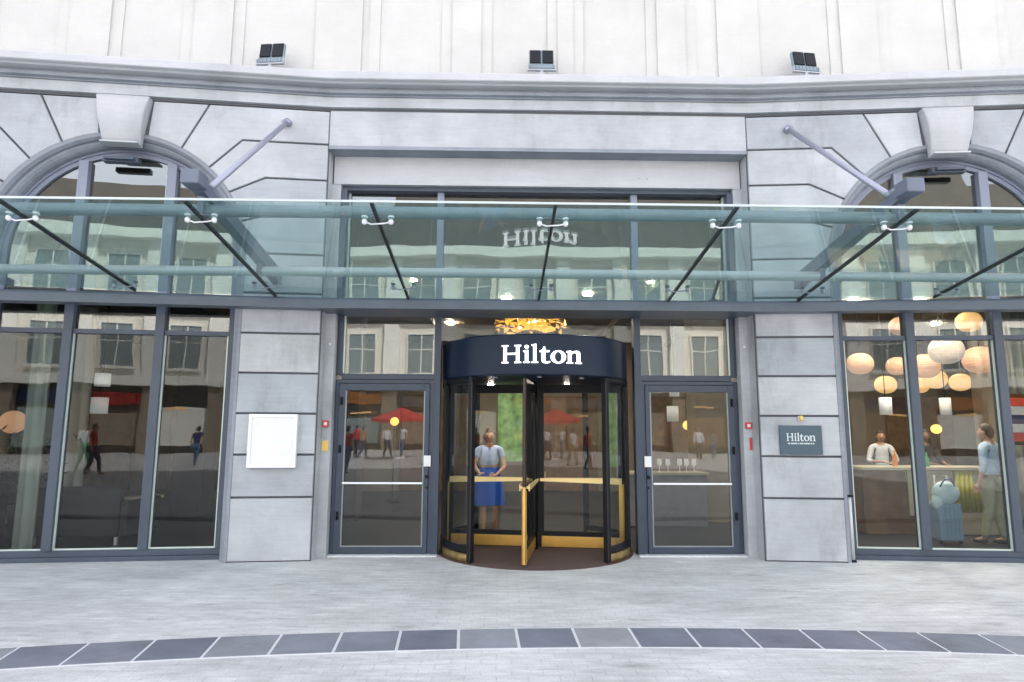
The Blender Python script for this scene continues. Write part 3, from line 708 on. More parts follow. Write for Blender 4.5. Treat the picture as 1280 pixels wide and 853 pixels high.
# floor disc
q = MB(); q.lathe([(.0001, .012), (DR - .045, .012), (DR + .05, .004), (DR + .05, .0)], (DX, DY, 0), 64, smooth=False); q.build('floor_disc', 'carpet', RD)
q = MB(); q.tube([(DX, DY, .012), (DX, DY, 2.27)], .045, 16); q.build('centre_shaft', 'black', RD)
WA = radians(-9)
WR = DR - .06
for k, aa_ in enumerate((WA, WA + pi / 2, WA + pi, WA + 3 * pi / 2)):
    dx_, dy_ = sin(aa_), -cos(aa_)
    ang = math.atan2(dy_, dx_)
    T_ = TR(DX, DY, ang)            # x along the wing, y across
    WG = bpy.data.objects.new('wing', None); WG.location = (DX + dx_ * .6, DY + dy_ * .6, 0); link(WG, RD)
    q = MB(T_); q.box(.05, .13, -.022, .022, .04, 2.24, .003); q.box(WR - .075, WR, -.022, .022, .04, 2.24, .003)
    q.box(.13, WR - .075, -.022, .022, 2.12, 2.24, .003); q.box(.13, WR - .075, -.022, .022, .19, .25, .003); q.box(.13, WR - .075, -.014, .014, .035, .189)
    q.build('wing_frame', 'black', WG)
    q = MB(T_); q.box(.13, WR - .075, -.004, .004, .25, 2.12); q.build('pane', 'glass_rev', WG)
    q = MB(T_)
    for sy in (-1, 1): q.box(.10, WR - .055, *sorted((sy * .0145, sy * .026)), .045, .185, .002)
    q.build('kick_plate', 'gold', WG)
    q = MB(T_)
    for sy in (-1, 1):
        z1, z2 = .90, .90
        q.prism([(.08, .915), (WR - .03, .885), (WR - .03, .965), (.08, .955)], sy * .05, sy * .062)
        q.box(.09, .12, *sorted((sy * .02, sy * .05)), .92, .945); q.box(WR - .06, WR - .04, *sorted((sy * .02, sy * .05)), .91, .94)
    q.build('push_bar', 'brass_pale', WG)
    q = MB(T_); q.box(WR - .002, WR + .012, -.016, .016, .04, .93); q.box(WR - .07, WR + .001, *(-.027, -.0225), .04, .885); q.box(WR - .02, WR + .001, *(.0225, .027), .04, .885)
    q.build('edge_strip', 'gold' , WG)
    q = MB(T_); q.box(WR - .002, WR + .010, -.014, .014, .931, 2.23); q.build('brush_seal', 'bronze', WG)

# ------------------------------------------------------------------ things on the facade
def floodlight(x, ang, label):
    o = TW(1 if x > 0 else -1); y = PY - .24 if abs(x) < HX else o((abs(x) - HX) / cos(A), -.22, 0).y
    r = thing('floodlight', (x, y, 6.29), label, 'floodlight', 'floodlights on the ledge')
    T_ = TR(x, y, ang, 6.285); tl = radians(-9)
    def TT(a, b_, c_): return T_(a, b_ * cos(tl) - (c_ - .1) * sin(tl), .1 + b_ * sin(tl) + (c_ - .1) * cos(tl))
    q = MB(T_); q.box(-.05, .05, -.04, .06, 0, .025, .003); q.box(-.02, .02, -.015, .015, .025, .07); q.build('foot', 'grey_plastic', r)
    q = MB(T_); q.box(-.19, .19, -.02, .02, .07, .09, .003); q.box(-.19, -.175, -.02, .02, .09, .15); q.box(.175, .19, -.02, .02, .09, .15); q.build('bracket', 'grey_plastic', r)
    q = MB(TT); q.box(-.17, .17, -.02, .05, .095, .16, .006); q.box(-.165, .165, .0, .05, .16, .40, .006)
    for i in range(7): q.box(-.15 + i * .05 - .004, -.15 + i * .05 + .004, -.03, .0, .10, .155)
    q.build('housing', 'steel_teal', r)
    for sx in (-1, 1):
        q = MB(TT); q.box(*sorted((sx * .012, sx * .155)), -.02, .0, .185, .385, .004); q.build('lamp_head', 'black', r)
    return r
floodlight(-3.56, radians(-6), 'double floodlight tilted on the ledge at the left wing')
floodlight(.02, 0, 'double floodlight on the middle of the ledge above the entrance')
floodlight(3.56, radians(6), 'double floodlight tilted on the ledge at the right wing')

T = TW(-1)
r = thing('menu_case', T(.52, -.03, 1.1), 'white framed menu case on the stone pier left of the doors', 'menu case')
q = MB(T); q.box(.22, .80, -.075, -.003, 1.135, 1.79, .006); q.build('case', 'white', r)
q = MB(T); q.box(.26, .76, -.079, -.0755, 1.18, 1.75); q.build('sheet', 'paper', r)
q = MB(T)
for x0, x1, z0, z1 in ((.22, .80, 1.75, 1.79), (.22, .80, 1.135, 1.175), (.22, .258, 1.175, 1.75), (.762, .80, 1.175, 1.75)): q.box(x0, x1, -.092, -.076, z0, z1, .003)
q.build('rim', 'steel_white', r)
T = TW(1)
r = thing('name_plaque', T(.48, -.03, 1.3), 'dark teal hotel plaque with pale letters on the right stone pier', 'plaque')
q = MB(T); q.box(.235, .755, -.035, -.003, 1.315, 1.68, .004); q.build('plate', 'plaque', r)
def plq(x):
    def fn(lx, lz, ld): return T(.495 + x + lx, -.038 - ld, 1.485 + lz)
    return fn
letters_obj('lettering', plq, .098, .006, 'letters_flat', r)
q = MB(T); x = .33; rnd = random.Random(3)
while x < .655:
    w_ = rnd.choice((.008, .011, .013)); q.box(x, x + w_, -.039, -.0355, 1.445, 1.463); x += w_ + rnd.choice((.004, .004, .006, .012))
q.build('small_line', 'letters_flat', r)
r = thing('plaque_lamp', T(.49, -.03, 1.75), 'small pale spotlight fixed above the dark plaque', 'lamp')
q = MB(T); q.box(.475, .515, -.02, -.002, 1.735, 1.80, .004); q.tube([(.495, -.02, 1.77), (.495, -.07, 1.775)], .008, 8); q.build('bracket', 'steel_pale', r)
q = MB(T); q.tube([(.495, -.075, 1.80), (.495, -.085, 1.74)], .022, 12); q.build('lamp_head', 'yellow', r)

for s in (-1, 1):
    X = s * (HX - .012); yv = (-.17 - .02)
    # on the side faces of the piers
    sd = 'left' if s < 0 else 'right'
    r = thing('fire_call_point', (s * 2.76, -.17, 1.62), 'square red call point on the jamb beside the %s door' % sd, 'call point', 'red call points beside the doors')
    q = MB(); q.box(s * 2.765 - .042, s * 2.765 + .042, -.19, -.162, 1.635, 1.72, .005); q.build('box', 'red', r)
    q = MB(); q.box(s * 2.765 - .02, s * 2.765 + .02, -.194, -.1905, 1.658, 1.698); q.build('button', 'paper', r)
q = MB(); q.box(-2.805, -2.725, -.17, -.162, 1.33, 1.46, .002)
q.build('warning_label', 'yellow', None, label='yellow warning label stuck on the left jamb under the grey switch', cat='label')
q = MB(); q.box(-2.80, -2.735, -.178, -.162, 1.49, 1.60, .003); q.build('key_switch', 'grey_plastic', None, label='small grey key switch on the left jamb under the red call point', cat='switch')
q = MB(); q.box(2.775, 2.805, -.178, -.162, 1.36, 1.52, .003); q.build('card_reader', 'red', None, label='thin reddish card reader on the right jamb below the call point', cat='card reader')
for s in (-1, 1):
    q = MB(); q.ball((s * 2.76, -.168, 2.72), .018); q.build('stud', 'steel_white', H)
# down pipe by the right window
r = thing('downpipe', T(1.07, -.05, 0), 'thin pale grey pipe stub at the foot of the pier beside the right window', 'pipe')
q = MB(T); q.tube([(1.075, .06, .03), (1.075, .06, .80)], .024, 12); q.build('pipe', 'steel_pale', r)
for bx_ in ((1.03, 1.12, .03, .09, .79, .82), (1.045, 1.105, .03, .09, 0, .03)): q = MB(T); q.box(*bx_, .004); q.build('clamp', 'black', r)

# ------------------------------------------------------------------ people
def skin_mesh(verts, edges, radii, sub=2, root=0):
    me = bpy.data.meshes.new('tmp'); me.from_pydata([Vector(v) for v in verts], edges, [])
    ob = bpy.data.objects.new('tmp', me); COL.objects.link(ob)
    md = ob.modifiers.new('skin', 'SKIN'); md.use_smooth_shade = True
    sv = me.skin_vertices[0].data
    for i, r_ in enumerate(radii): sv[i].radius = r_ if isinstance(r_, tuple) else (r_, r_); sv[i].use_root = i == root
    sb = ob.modifiers.new('sub', 'SUBSURF'); sb.levels = sub; sb.render_levels = sub
    bpy.context.view_layer.update()
    out = bpy.data.meshes.new_from_object(ob.evaluated_get(bpy.context.evaluated_depsgraph_get()))
    bpy.data.objects.remove(ob); bpy.data.meshes.remove(me); return out

POSE = dict(pelvis=(0, 0, .93), waist=(0, -.005, 1.08), chest=(0, 0, 1.27), neckb=(0, .012, 1.43), neck=(0, .0, 1.49),
            shL=(-.165, .01, 1.39), elL=(-.225, .03, 1.12), wrL=(-.235, -.05, .87), shR=(.165, .01, 1.39), elR=(.225, .03, 1.12), wrR=(.235, -.05, .87),
            hipL=(-.085, 0, .90), knL=(-.095, -.015, .49), anL=(-.10, .02, .085), hipR=(.085, 0, .90), knR=(.095, -.015, .49), anR=(.10, .02, .085), head=(0, -.02, 1.61))
def person(name, x, y, ang, label, pose=None, height=1.70, top='c_white', bottom='c_navy', skirt=False, hair='hair_dark', long_hair=False, skin='skin', shoes='c_shoe',
           sleeves=.5, group=None, hands=True, wide=1.0, belt=None):
    P = dict(POSE); P.update(pose or {}); k = height / 1.72
    R_ = Matrix.Rotation(ang, 4, 'Z'); O = Vector((x, y, .012))
    def W(v): v = Vector(v); return O + R_ @ Vector((v.x * k, v.y * k, v.z * k))
    root = thing(name, O, label, 'person', group)
    vs = []; rs = []; es = []; idx = {}
    def add(nm, co, r_, to=None):
        idx[nm] = len(vs); vs.append(W(co)); rs.append(tuple(c_ * k for c_ in r_) if isinstance(r_, tuple) else r_ * k)
        if to is not None: es.append((idx[to], idx[nm]))
    fl = .8
    add('pelvis', P['pelvis'], (.145 * wide, .105)); add('waist', P['waist'], (.115 * wide, .085), 'pelvis'); add('chest', P['chest'], (.14 * wide, .10), 'waist')
    add('neckb', P['neckb'], (.085, .06), 'chest'); add('neck', P['neck'], .05, 'neckb'); add('headb', tuple(a * .6 + b_ * .4 for a, b_ in zip(P['neck'], P['head'])), .046, 'neck')
    def lerp(a, b_, t): return tuple(p + (q - p) * t for p, q in zip(a, b_))
    for S in 'LR':
        add('sh' + S, P['sh' + S], .056, 'neckb'); add('ua' + S, lerp(P['sh' + S], P['el' + S], .5), .043, 'sh' + S); add('el' + S, P['el' + S], .036, 'ua' + S)
        add('fa' + S, lerp(P['el' + S], P['wr' + S], .4), .034, 'el' + S); add('wr' + S, P['wr' + S], .022, 'fa' + S)
        hd = (Vector(P['wr' + S]) - Vector(P['el' + S])).normalized(); hd = Vector(P.get('hd' + S, hd)).normalized()
        pm = Vector(P['wr' + S]) + hd * .05; add('pm' + S, tuple(pm), .028, 'wr' + S); add('pe' + S, tuple(pm + hd * .03), .026, 'pm' + S)
        add('hip' + S, P['hip' + S], .083, 'pelvis'); add('th' + S, lerp(P['hip' + S], P['kn' + S], .45), .073, 'hip' + S); add('kn' + S, P['kn' + S], .052, 'th' + S)
        add('ca' + S, lerp(P['kn' + S], P['an' + S], .35), .052, 'kn' + S); add('an' + S, P['an' + S], .033, 'ca' + S)
        fd = Vector(P.get('foot' + S, (0, -1, 0))); a_ = Vector(P['an' + S])
        add('ft' + S, tuple(a_ + fd * .09 + Vector((0, 0, -.045))), .032, 'an' + S); add('to' + S, tuple(a_ + fd * .17 + Vector((0, 0, -.06))), .022, 'ft' + S)
    me = skin_mesh(vs, es, rs); bm = bmesh.new(); bm.from_mesh(me)
    # fingers
    if hands:
        for S in 'LR':
            hd = (Vector(P['wr' + S]) - Vector(P['el' + S])).normalized(); hd = Vector(P.get('hd' + S, hd)).normalized()
            side = Vector(P.get('hs' + S, (0, -1, 0))); side = (side - hd * side.dot(hd)).normalized(); nrm_ = hd.cross(side) * (1 if S == 'L' else -1)
            curl = nrm_ * P.get('curl', .35)
            wr = Vector(P['wr' + S])
            for i, (o_, ln) in enumerate(((.030, .074), (.010, .082), (-.010, .076), (-.029, .060))):
                b0 = wr + hd * .055 + side * o_ * .8; b1 = wr + hd * .092 + side * o_; b2 = b1 + (hd + curl * .5).normalized() * ln * .5; b3 = b2 + (hd + curl * 1.6).normalized() * ln * .5
                fm = skin_mesh([W(b0), W(b1), W(b2), W(b3)], [(0, 1), (1, 2), (2, 3)], [.010 * k, .010 * k, .009 * k, .0075 * k], 1); bm.from_mesh(fm); bpy.data.meshes.remove(fm)
            t0 = wr + hd * .025 + side * .012; t1 = wr + hd * .05 + side * .042; t2 = t1 + (hd + side * .45).normalized() * .033; t3 = t2 + (hd + curl * .3).normalized() * .026
            fm = skin_mesh([W(t0), W(t1), W(t2), W(t3)], [(0, 1), (1, 2), (2, 3)], [.013 * k, .012 * k, .0105 * k, .008 * k], 1); bm.from_mesh(fm); bpy.data.meshes.remove(fm)
    # head with face relief
    hc = Vector(P['head']); yawh = P.get('headyaw', 0); RH = Matrix.Rotation(yawh, 3, 'Z')
    seg, rg = 28, 20; rows = []
    def hpt(th_, ph):
        z = cos(th_); r_ = sin(th_); X_ = r_ * sin(ph); Y_ = -r_ * cos(ph)
        sx, sy, sz = .074, .094, .115
        jaw = max(0, -z); X_ *= 1 - .30 * jaw ** 1.3; 
        p = Vector((X_ * sx, Y_ * sy, z * sz))
        if Y_ < 0:
            fx, fz = p.x, p.z
            nose = math.exp(-(fx / .011) ** 2) * math.exp(-((fz + .018) / .022) ** 2) * .024
            nose += math.exp(-(fx / .009) ** 2) * math.exp(-((fz - .008) / .025) ** 2) * .008
            eye = (math.exp(-((abs(fx) - .031) / .015) ** 2) * math.exp(-((fz - .004) / .011) ** 2)) * .009
            chin = math.exp(-(fx / .022) ** 2) * math.exp(-((fz + .088) / .018) ** 2) * .010
            mouth = math.exp(-(fx / .022) ** 2) * math.exp(-((fz + .052) / .010) ** 2) * .004
            brow = math.exp(-((abs(fx) - .028) / .022) ** 2) * math.exp(-((fz - .024) / .009) ** 2) * .004
            p.y -= nose - eye + chin + mouth + brow
        return W(hc + RH @ p)
    for i in range(rg + 1):
        th_ = pi * i / rg; rows.append([bm.verts.new(hpt(th_ if 0 < i < rg else (1e-3 if i == 0 else pi - 1e-3), 2 * pi * j / seg)) for j in range(seg)])
    for a_, b_ in zip(rows, rows[1:]):
        for j in range(seg): bm.faces.new((a_[j], b_[j], b_[(j + 1) % seg], a_[(j + 1) % seg]))
    for sx in (-1, 1):   # ears
        ec = hc + RH @ Vector((sx * .074, .008, -.005)); vsn = []
        for i in range(9):
            th_ = pi * i / 8
            vsn.append([bm.verts.new(W(ec + RH @ Vector((sx * .010 * sin(th_) * cos(2 * pi * j / 10) + sx * .004, .017 * sin(th_) * sin(2 * pi * j / 10), -.030 * cos(th_))))) for j in range(10)])
        for a_, b_ in zip(vsn, vsn[1:]):
            for j in range(10): bm.faces.new((a_[j], b_[j], b_[(j + 1) % 10], a_[(j + 1) % 10]))
    for f_ in bm.faces: f_.smooth = True
    bmesh.ops.remove_doubles(bm, verts=bm.verts, dist=1e-5); bmesh.ops.recalc_face_normals(bm, faces=bm.faces)
    b = MB(); b.bm.free(); b.bm = bm; b.build('body', skin, root)
    bpy.data.meshes.remove(me)
    for sx in (-1, 1):
        b = MB(); ec = W(hc + RH @ Vector((sx * .031, -.077, .004))); b.ball(tuple(ec), .0085 * k, 10); b.build('eye', 'eye', root)
    b = MB(); ec = hc + RH @ Vector((0, -.0905, -.052)); b.tube([tuple(W(ec + RH @ Vector((sx, .006 * (abs(sx) > .015), 0)))) for sx in (-.022, 0, .022)], [.002, .006, .002], 8); b.build('mouth', 'lips', root)
    # hair
    b = MB(); rows = []
    for i in range(13):
        row = []
        for j in range(24):
            ph = 2 * pi * j / 24; fr = cos(ph)       # 1 at the face
            lim = (1.02 if fr > .55 else 1.02 + (.55 - fr) * (1.05 if not long_hair else 1.15)); lim = min(lim, 2.3)
            th_ = lim * i / 12; z = cos(th_); r_ = sin(th_)
            row.append(b.bm.verts.new(W(hc + RH @ Vector((r_ * sin(ph) * .084, -r_ * cos(ph) * .105 + .004, z * .128 + .002)))))
        rows.append(row)
    if long_hair:
        row = [];
        for i, (dz, sc_) in enumerate(((-.11, 1.12), (-.17, 1.2), (-.22, 1.05))):
            row = []
            for j in range(24):
                ph = 2 * pi * j / 24; fr = cos(ph); v0 = rows[12][j]
                if fr > .45: row.append(b.bm.verts.new(rows[12][j].co))
                else: row.append(b.bm.verts.new(W(hc + RH @ Vector((sin(ph) * .086 * sc_, -cos(ph) * .09 * sc_ + .01, dz)))))
            rows.append(row)
    for a_, b_ in zip(rows, rows[1:]):
        for j in range(24):
            try: f_ = b.bm.faces.new((a_[j], b_[j], b_[(j + 1) % 24], a_[(j + 1) % 24])); f_.smooth = True
            except Exception: pass
    b.build('hair', hair, root)
    # clothing shells
    def shell(nm, names, m, grow, extra=None, sub=2):
        sub_i = {n_: i for i, n_ in enumerate(names)}; V = [vs[idx[n_]] for n_ in names]; Rr = []
        for n_ in names:
            r_ = rs[idx[n_]]; g_ = grow * k
            Rr.append((r_[0] + g_, r_[1] + g_) if isinstance(r_, tuple) else r_ + g_)
        E_ = [(sub_i[vn(a_)], sub_i[vn(b_)]) for a_, b_ in es if vn(a_) in sub_i and vn(b_) in sub_i]
        if extra:
            for to, co, r_ in extra: E_.append((sub_i[to], len(V))); V.append(W(co)); Rr.append(r_ * k)
        mm = skin_mesh(V, E_, Rr, sub); bb_ = MB(); bb_.bm.from_mesh(mm); bpy.data.meshes.remove(mm); return bb_.build(nm, m, root)
    inv = {v_: n_ for n_, v_ in idx.items()}
    def vn(i): return inv[i]
    tn = ['pelvis', 'waist', 'chest', 'neckb', 'shL', 'shR', 'uaL', 'uaR']
    ex = []
    if sleeves > .6: tn += ['elL', 'elR', 'faL', 'faR']
    if skirt: tn.remove('pelvis')
    rs_nb = rs[idx['neckb']]
    shell('top', tn, top, .014)
    if skirt:
        b = MB(); rows = []
        for z, rx, ry, yo in ((1.12, .128 * wide, .098, -.004), (1.04, .132 * wide, .104, 0), (.96, .165 * wide, .128, 0), (.85, .188 * wide, .148, 0), (.70, .205 * wide, .160, 0), (.55, .222 * wide, .172, 0), (.53, .222 * wide, .172, 0), (.53, .19 * wide, .15, 0)):
            rows.append([b.bm.verts.new(W((rx * sin(2 * pi * j / 36) * (1 + .03 * sin(j * 2 * pi / 36 * 7) * (z < .9)), yo - ry * cos(2 * pi * j / 36) * (1 + .03 * cos(j * 2 * pi / 36 * 7) * (z < .9)), z))) for j in range(36)])
        for a_, b_ in zip(rows, rows[1:]):
            for j in range(36): f_ = b.bm.faces.new((a_[j], b_[j], b_[(j + 1) % 36], a_[(j + 1) % 36])); f_.smooth = True
        b.build('skirt', bottom, root)
    else:
        shell('trousers', ['pelvis', 'hipL', 'hipR', 'thL', 'thR', 'knL', 'knR', 'caL', 'caR', 'anL', 'anR'], bottom, .018)
    if belt:
        b = MB(); c_ = P['pelvis']; b.lathe([(1, 0), (1, .035)], (0, 0, 0), 30, T=lambda X_, Y_, Z_: W((c_[0] + X_ * .168 * wide, c_[1] + Y_ * .128, c_[2] + .03 + Z_))); b.build('belt', belt, root)
    for S in 'LR':
        a_ = Vector(P['an' + S]); fd = Vector(P.get('foot' + S, (0, -1, 0))).normalized()
        mm = skin_mesh([W(a_ - fd * .035 + Vector((0, 0, -.05))), W(a_ + fd * .07 + Vector((0, 0, -.052))), W(a_ + fd * .17 + Vector((0, 0, -.058)))], [(0, 1), (1, 2)], [.036 * k, .038 * k, .027 * k], 2)
        bb_ = MB(); bb_.bm.from_mesh(mm); bpy.data.meshes.remove(mm); bb_.build('shoe', shoes, root)
    return root

# woman walking out through the revolving door, hand on the bar of the left wing
person('person', DX - .64, 1.16, radians(4), 'woman in a lilac top and bright blue skirt pushing out through the revolving door',
       pose=dict(elR=(.25, -.02, 1.13), wrR=(.10, -.27, 1.01), hdR=(-.75, -.65, -.12), hsR=(-.6, .2, .8), elL=(-.24, -.03, 1.14), wrL=(-.17, -.30, 1.05), hdL=(.2, -.9, -.2), hsL=(.9, .1, .3),
                 knR=(.10, -.05, .49), anR=(.11, .16, .10), knL=(-.09, -.03, .49), anL=(-.09, -.04, .085), shL=(-.18, .01, 1.39), shR=(.18, .01, 1.39)),
       height=1.60, top='c_lilac', bottom='c_blue', skirt=True, hair='hair_brown', sleeves=.5, wide=1.25, shoes='c_shoe')

# ------------------------------------------------------------------ interior things
def oval_pendant(x, y, z, r, m, label, group='round paper pendant lamps in the right lobby'):
    t_ = thing('pendant_lamp', (x, y, z), label, 'pendant lamp', group)
    r *= .92; NP = 45
    prof_ = [(max(1e-4, r * sin(pi * k_ / NP) ** .85 * (1 + (.016 if k_ % 3 == 0 else -.008))), -r * .86 * cos(pi * k_ / NP)) for k_ in range(NP)]
    q = MB(); q.lathe(prof_, (x, y, z), 28); q.build('lamp_shade', m, t_)
    q = MB(); q.tube([(x, y, z + r * .80), (x, y, 3.94)], .008, 6); q.build('cord', 'black', t_)
OV = [(6.24, 3.2, 2.86, .25, 'lamp_peach', 'peach drum lamp at the left edge of the right window'),
      (7.2, 3.6, 2.86, .22, 'lamp_peach', 'peach lamp seen against the first mullion of the right window'),
      (7.34, 3.0, 2.80, .28, 'lamp_peach', 'large peach lamp just right of the first mullion of the right window'),
      (7.33, 2.4, 3.02, .30, 'lamp_pale', 'largest and palest round lamp, high in the right window'),
      (8.07, 2.6, 2.88, .30, 'lamp_peach', 'orange peach lamp beside the last mullion of the right window'),
      (7.55, 4.6, 2.57, .23, 'lamp_warm', 'low yellow oval lamp in the first pane of the right window'),
      (8.40, 4.8, 2.58, .21, 'lamp_warm', 'low yellow lamp half hidden by the first mullion'),
      (8.33, 4.2, 2.66, .24, 'lamp_warm', 'bright yellow oval lamp in the middle pane, left of its neighbour'),
      (8.85, 4.2, 2.60, .22, 'lamp_warm', 'deepest yellow oval lamp, right of the other low lamps'),
      (7.63, 2.2, 3.50, .22, 'lamp_warm', 'small warm lamp behind the top strip of the middle pane'),
      (6.30, 2.0, 3.38, .20, 'lamp_peach', 'small peach lamp behind the top strip of the first pane')]
for a_ in OV: oval_pendant(*a_)
def cyl_lamp(x, y, z, r, h, label, m='lamp_white', stem=True):
    t_ = thing('pendant_lamp', (x, y, z), label, 'pendant lamp', 'white cylinder lamps indoors')
    q = MB(); q.lathe([(r, -h / 2), (r, h / 2), (r - .01, h / 2), (r - .01, -h / 2), (r, -h / 2)], (x, y, z), 24); q.build('lamp_shade', m, t_)
    q = MB(); q.tube([(x, y, z + h / 2 - .02), (x, y, 3.94)], .008, 6); q.tube([(x - r + .01, y, z + h / 2 - .03), (x + r - .01, y, z + h / 2 - .03)], .005, 6); q.build('cord', 'black', t_)
cyl_lamp(6.30, 2.6, 2.05, .10, .30, 'white cylinder lamp in the first pane of the right window')
cyl_lamp(7.37, 2.6, 2.05, .09, .30, 'narrow white cylinder lamp in the middle pane of the right window')
cyl_lamp(2.56, 2.6, 2.30, .085, .20, 'upper white cylinder lamp behind the right door')
cyl_lamp(2.90, 4.0, 1.93, .11, .30, 'lower white cylinder lamp behind the right door')
cyl_lamp(-6.76, 1.6, 2.36, .11, .20, 'upper white cylinder lamp behind the left window')
cyl_lamp(-7.02, 2.0, 1.97, .125, .26, 'lower white cylinder lamp behind the left window')
def table_lamp(x, y, z, r, m, label, name='globe_lamp'):
    t_ = thing(name, (x, y, 0), label, 'lamp')
    q = MB(); q.ball((x, y, z), r, squash=(1, 1, .95)); q.build('lamp_shade', m, t_)
    q = MB(); q.tube([(x, y, .02), (x, y, z - r * .8)], .015, 8); q.lathe([(.0001, .0), (.14, .0), (.14, .02), (.0001, .03)], (x, y, .012), 20); q.build('stand', 'black', t_)
table_lamp(-8.67, 2.4, 1.70, .20, 'lamp_peach', 'glowing round lamp behind the plant in the left window')
table_lamp(3.75, 5.9, 1.72, .11, 'lamp_amber', 'amber globe lamp glowing far behind the right door')
table_lamp(9.3, 5.7, 1.66, .11, 'lamp_amber', 'amber globe lamp glowing at the back behind the reception counter')
table_lamp(-2.9, 6.2, 1.78, .10, 'lamp_amber', 'small amber lamp glowing far behind the left door')

# chandelier
ch = thing('chandelier', (0, 2.0, 3.3), 'gilded leafy chandelier above the drum of the revolving door', 'chandelier')
q = MB(); rnd = random.Random(5)
for i in range(150):
    a_ = rnd.uniform(0, 2 * pi); rr = rnd.uniform(.05, .6); c_ = Vector((rr * cos(a_), 2.0 + rr * sin(a_) * .7, 3.38 + rnd.uniform(-.10, .12) - rr * .05))
    ax = Vector((rnd.uniform(-1, 1), rnd.uniform(-1, 1), rnd.uniform(-.6, .6))).normalized(); sd_ = ax.cross(Vector((rnd.uniform(-1, 1), .3, rnd.uniform(-1, 1)))).normalized(); nn_ = ax.cross(sd_)
    l_ = rnd.uniform(.05, .10); vv = [q.bm.verts.new(c_ + p) for p in (-ax * l_, sd_ * l_ * .4 + nn_ * .012, ax * l_, -sd_ * l_ * .4 + nn_ * .012, nn_ * -.004)]
    for t3 in ((0, 1, 4), (1, 2, 4), (2, 3, 4), (3, 0, 4)): q.bm.faces.new([vv[j] for j in t3])
q.build('gilded_leaves', 'chand', ch)
q = MB(); q.tube([(0, 2, 3.4), (0, 2, 3.94)], .012, 8); q.lathe([(.6, 0), (.6, .012)], (0, 2.0, 3.36), 40)
for k in range(6): q.tube([(0, 2, 3.5), (.58 * cos(k * pi / 3), 2 + .4 * sin(k * pi / 3), 3.37)], .008, 6)
q.build('stem', 'gold', ch)

for x, w_, z0, z1, lab in ((-.28, .26, .95, 2.45, 'pale green panel added for a glass edge reflection beside the head of the woman'), (1.95, .13, .85, 2.45, 'narrow green panel added for a glass edge reflection right of the centre shaft')):
    q = MB(); q.box(x - w_, x + w_, 5.0, 5.03, z0, z1, .004); q.build('reflection_panel', 'green_reflection', None, label=lab, cat='panel', group='panels added for green reflections')  # added panels standing in for pale green glass edge reflections
# reception counter
rc = thing('reception_counter', (6.6, 1.9, 0), 'long reception counter with mustard end panel behind the right window', 'counter')
q = MB(); q.box(5.2, 7.45, 1.55, 2.15, 1.0, 1.05, .006); q.build('counter_top', 'counter', rc)
q = MB(); q.box(5.25, 7.40, 1.62, 2.1, .012, .999, .004); q.build('counter_body', 'wood', rc)
q = MB()
for i in range(9): q.tube([(6.74 + i * .075, 1.60, .36), (6.74 + i * .075, 1.60, .99)], .036, 10)
q.build('mustard_panel', 'yellowpanel', rc)
q = MB(); q.box(6.70, 7.40, 1.575, 1.615, .012, .35, .003); q.build('plinth', 'counter', rc)
q = MB(); q.box(5.95, 6.68, 1.585, 1.618, .30, .99, .003); q.build('front_panel', 'counter', rc)
person('person', 7.05, 2.75, radians(10), 'dark haired woman in black seated behind the reception counter', pose=dict(wrL=(-.12, -.30, 1.10), elL=(-.25, -.08, 1.14), wrR=(.12, -.30, 1.10), elR=(.25, -.08, 1.14), headyaw=-.6), height=1.62, top='c_black', bottom='c_black', hair='hair_dark', long_hair=True, skin='skin_dark', sleeves=1)
person('person', 6.70, 3.5, radians(-20), 'clerk in a white shirt behind the counter in the first pane', pose=dict(wrL=(-.08, -.33, 1.12), elL=(-.26, -.10, 1.12), wrR=(.14, -.32, 1.12), elR=(.25, -.1, 1.14)), height=1.6, top='c_white', bottom='c_navy', sleeves=1)
person('person', 6.66, .76, radians(205), 'man in a pale blue shirt and khaki trousers standing at the counter', pose=dict(anL=(-.09, .06, .085), anR=(.12, -.10, .085), wrL=(-.20, -.18, .92), headyaw=.1), height=1.70, top='c_sky', bottom='c_khaki', hair='hair_brown', sleeves=1, belt='c_shoe', wide=1.1)
sc_ = thing('suitcase', (5.95, .80, .012), 'blue grey wheeled suitcase standing beside the man at the counter', 'suitcase')
q = MB(); q.box(5.80, 6.15, .70, .93, .06, .58, .03)
for i in range(5): q.box(5.84 + i * .06, 5.855 + i * .06, .692, .702, .10, .54)
q.build('shell', 'case', sc_)
q = MB(); q.tube([(5.88, .86, .57), (5.88, .86, .97), (6.07, .86, .97), (6.07, .86, .57)], .01, 8); q.build('handle', 'steel_pale', sc_)
for x in (5.84, 6.11):
    q = MB(); q.tube([(x - .02, .74, .036), (x + .02, .74, .036)], .024, 12); q.build('wheel', 'tread', sc_)
bg = thing('shoulder_bag', (5.97, .78, .55), 'pale blue bag slumped over the top of the suitcase', 'bag')
q = MB(); q.ball((5.97, .77, .73), .16, squash=(1.25, .62, 1.05)); q.ball((5.83, .76, .60), .09, squash=(.9, .7, 1.5)); q.build('sack', 'bag', bg)
q = MB(); q.tube([(5.85, .72, .8), (5.92, .70, .93), (6.02, .70, .93), (6.09, .72, .8)], .012, 8); q.build('strap', 'c_navy', bg)
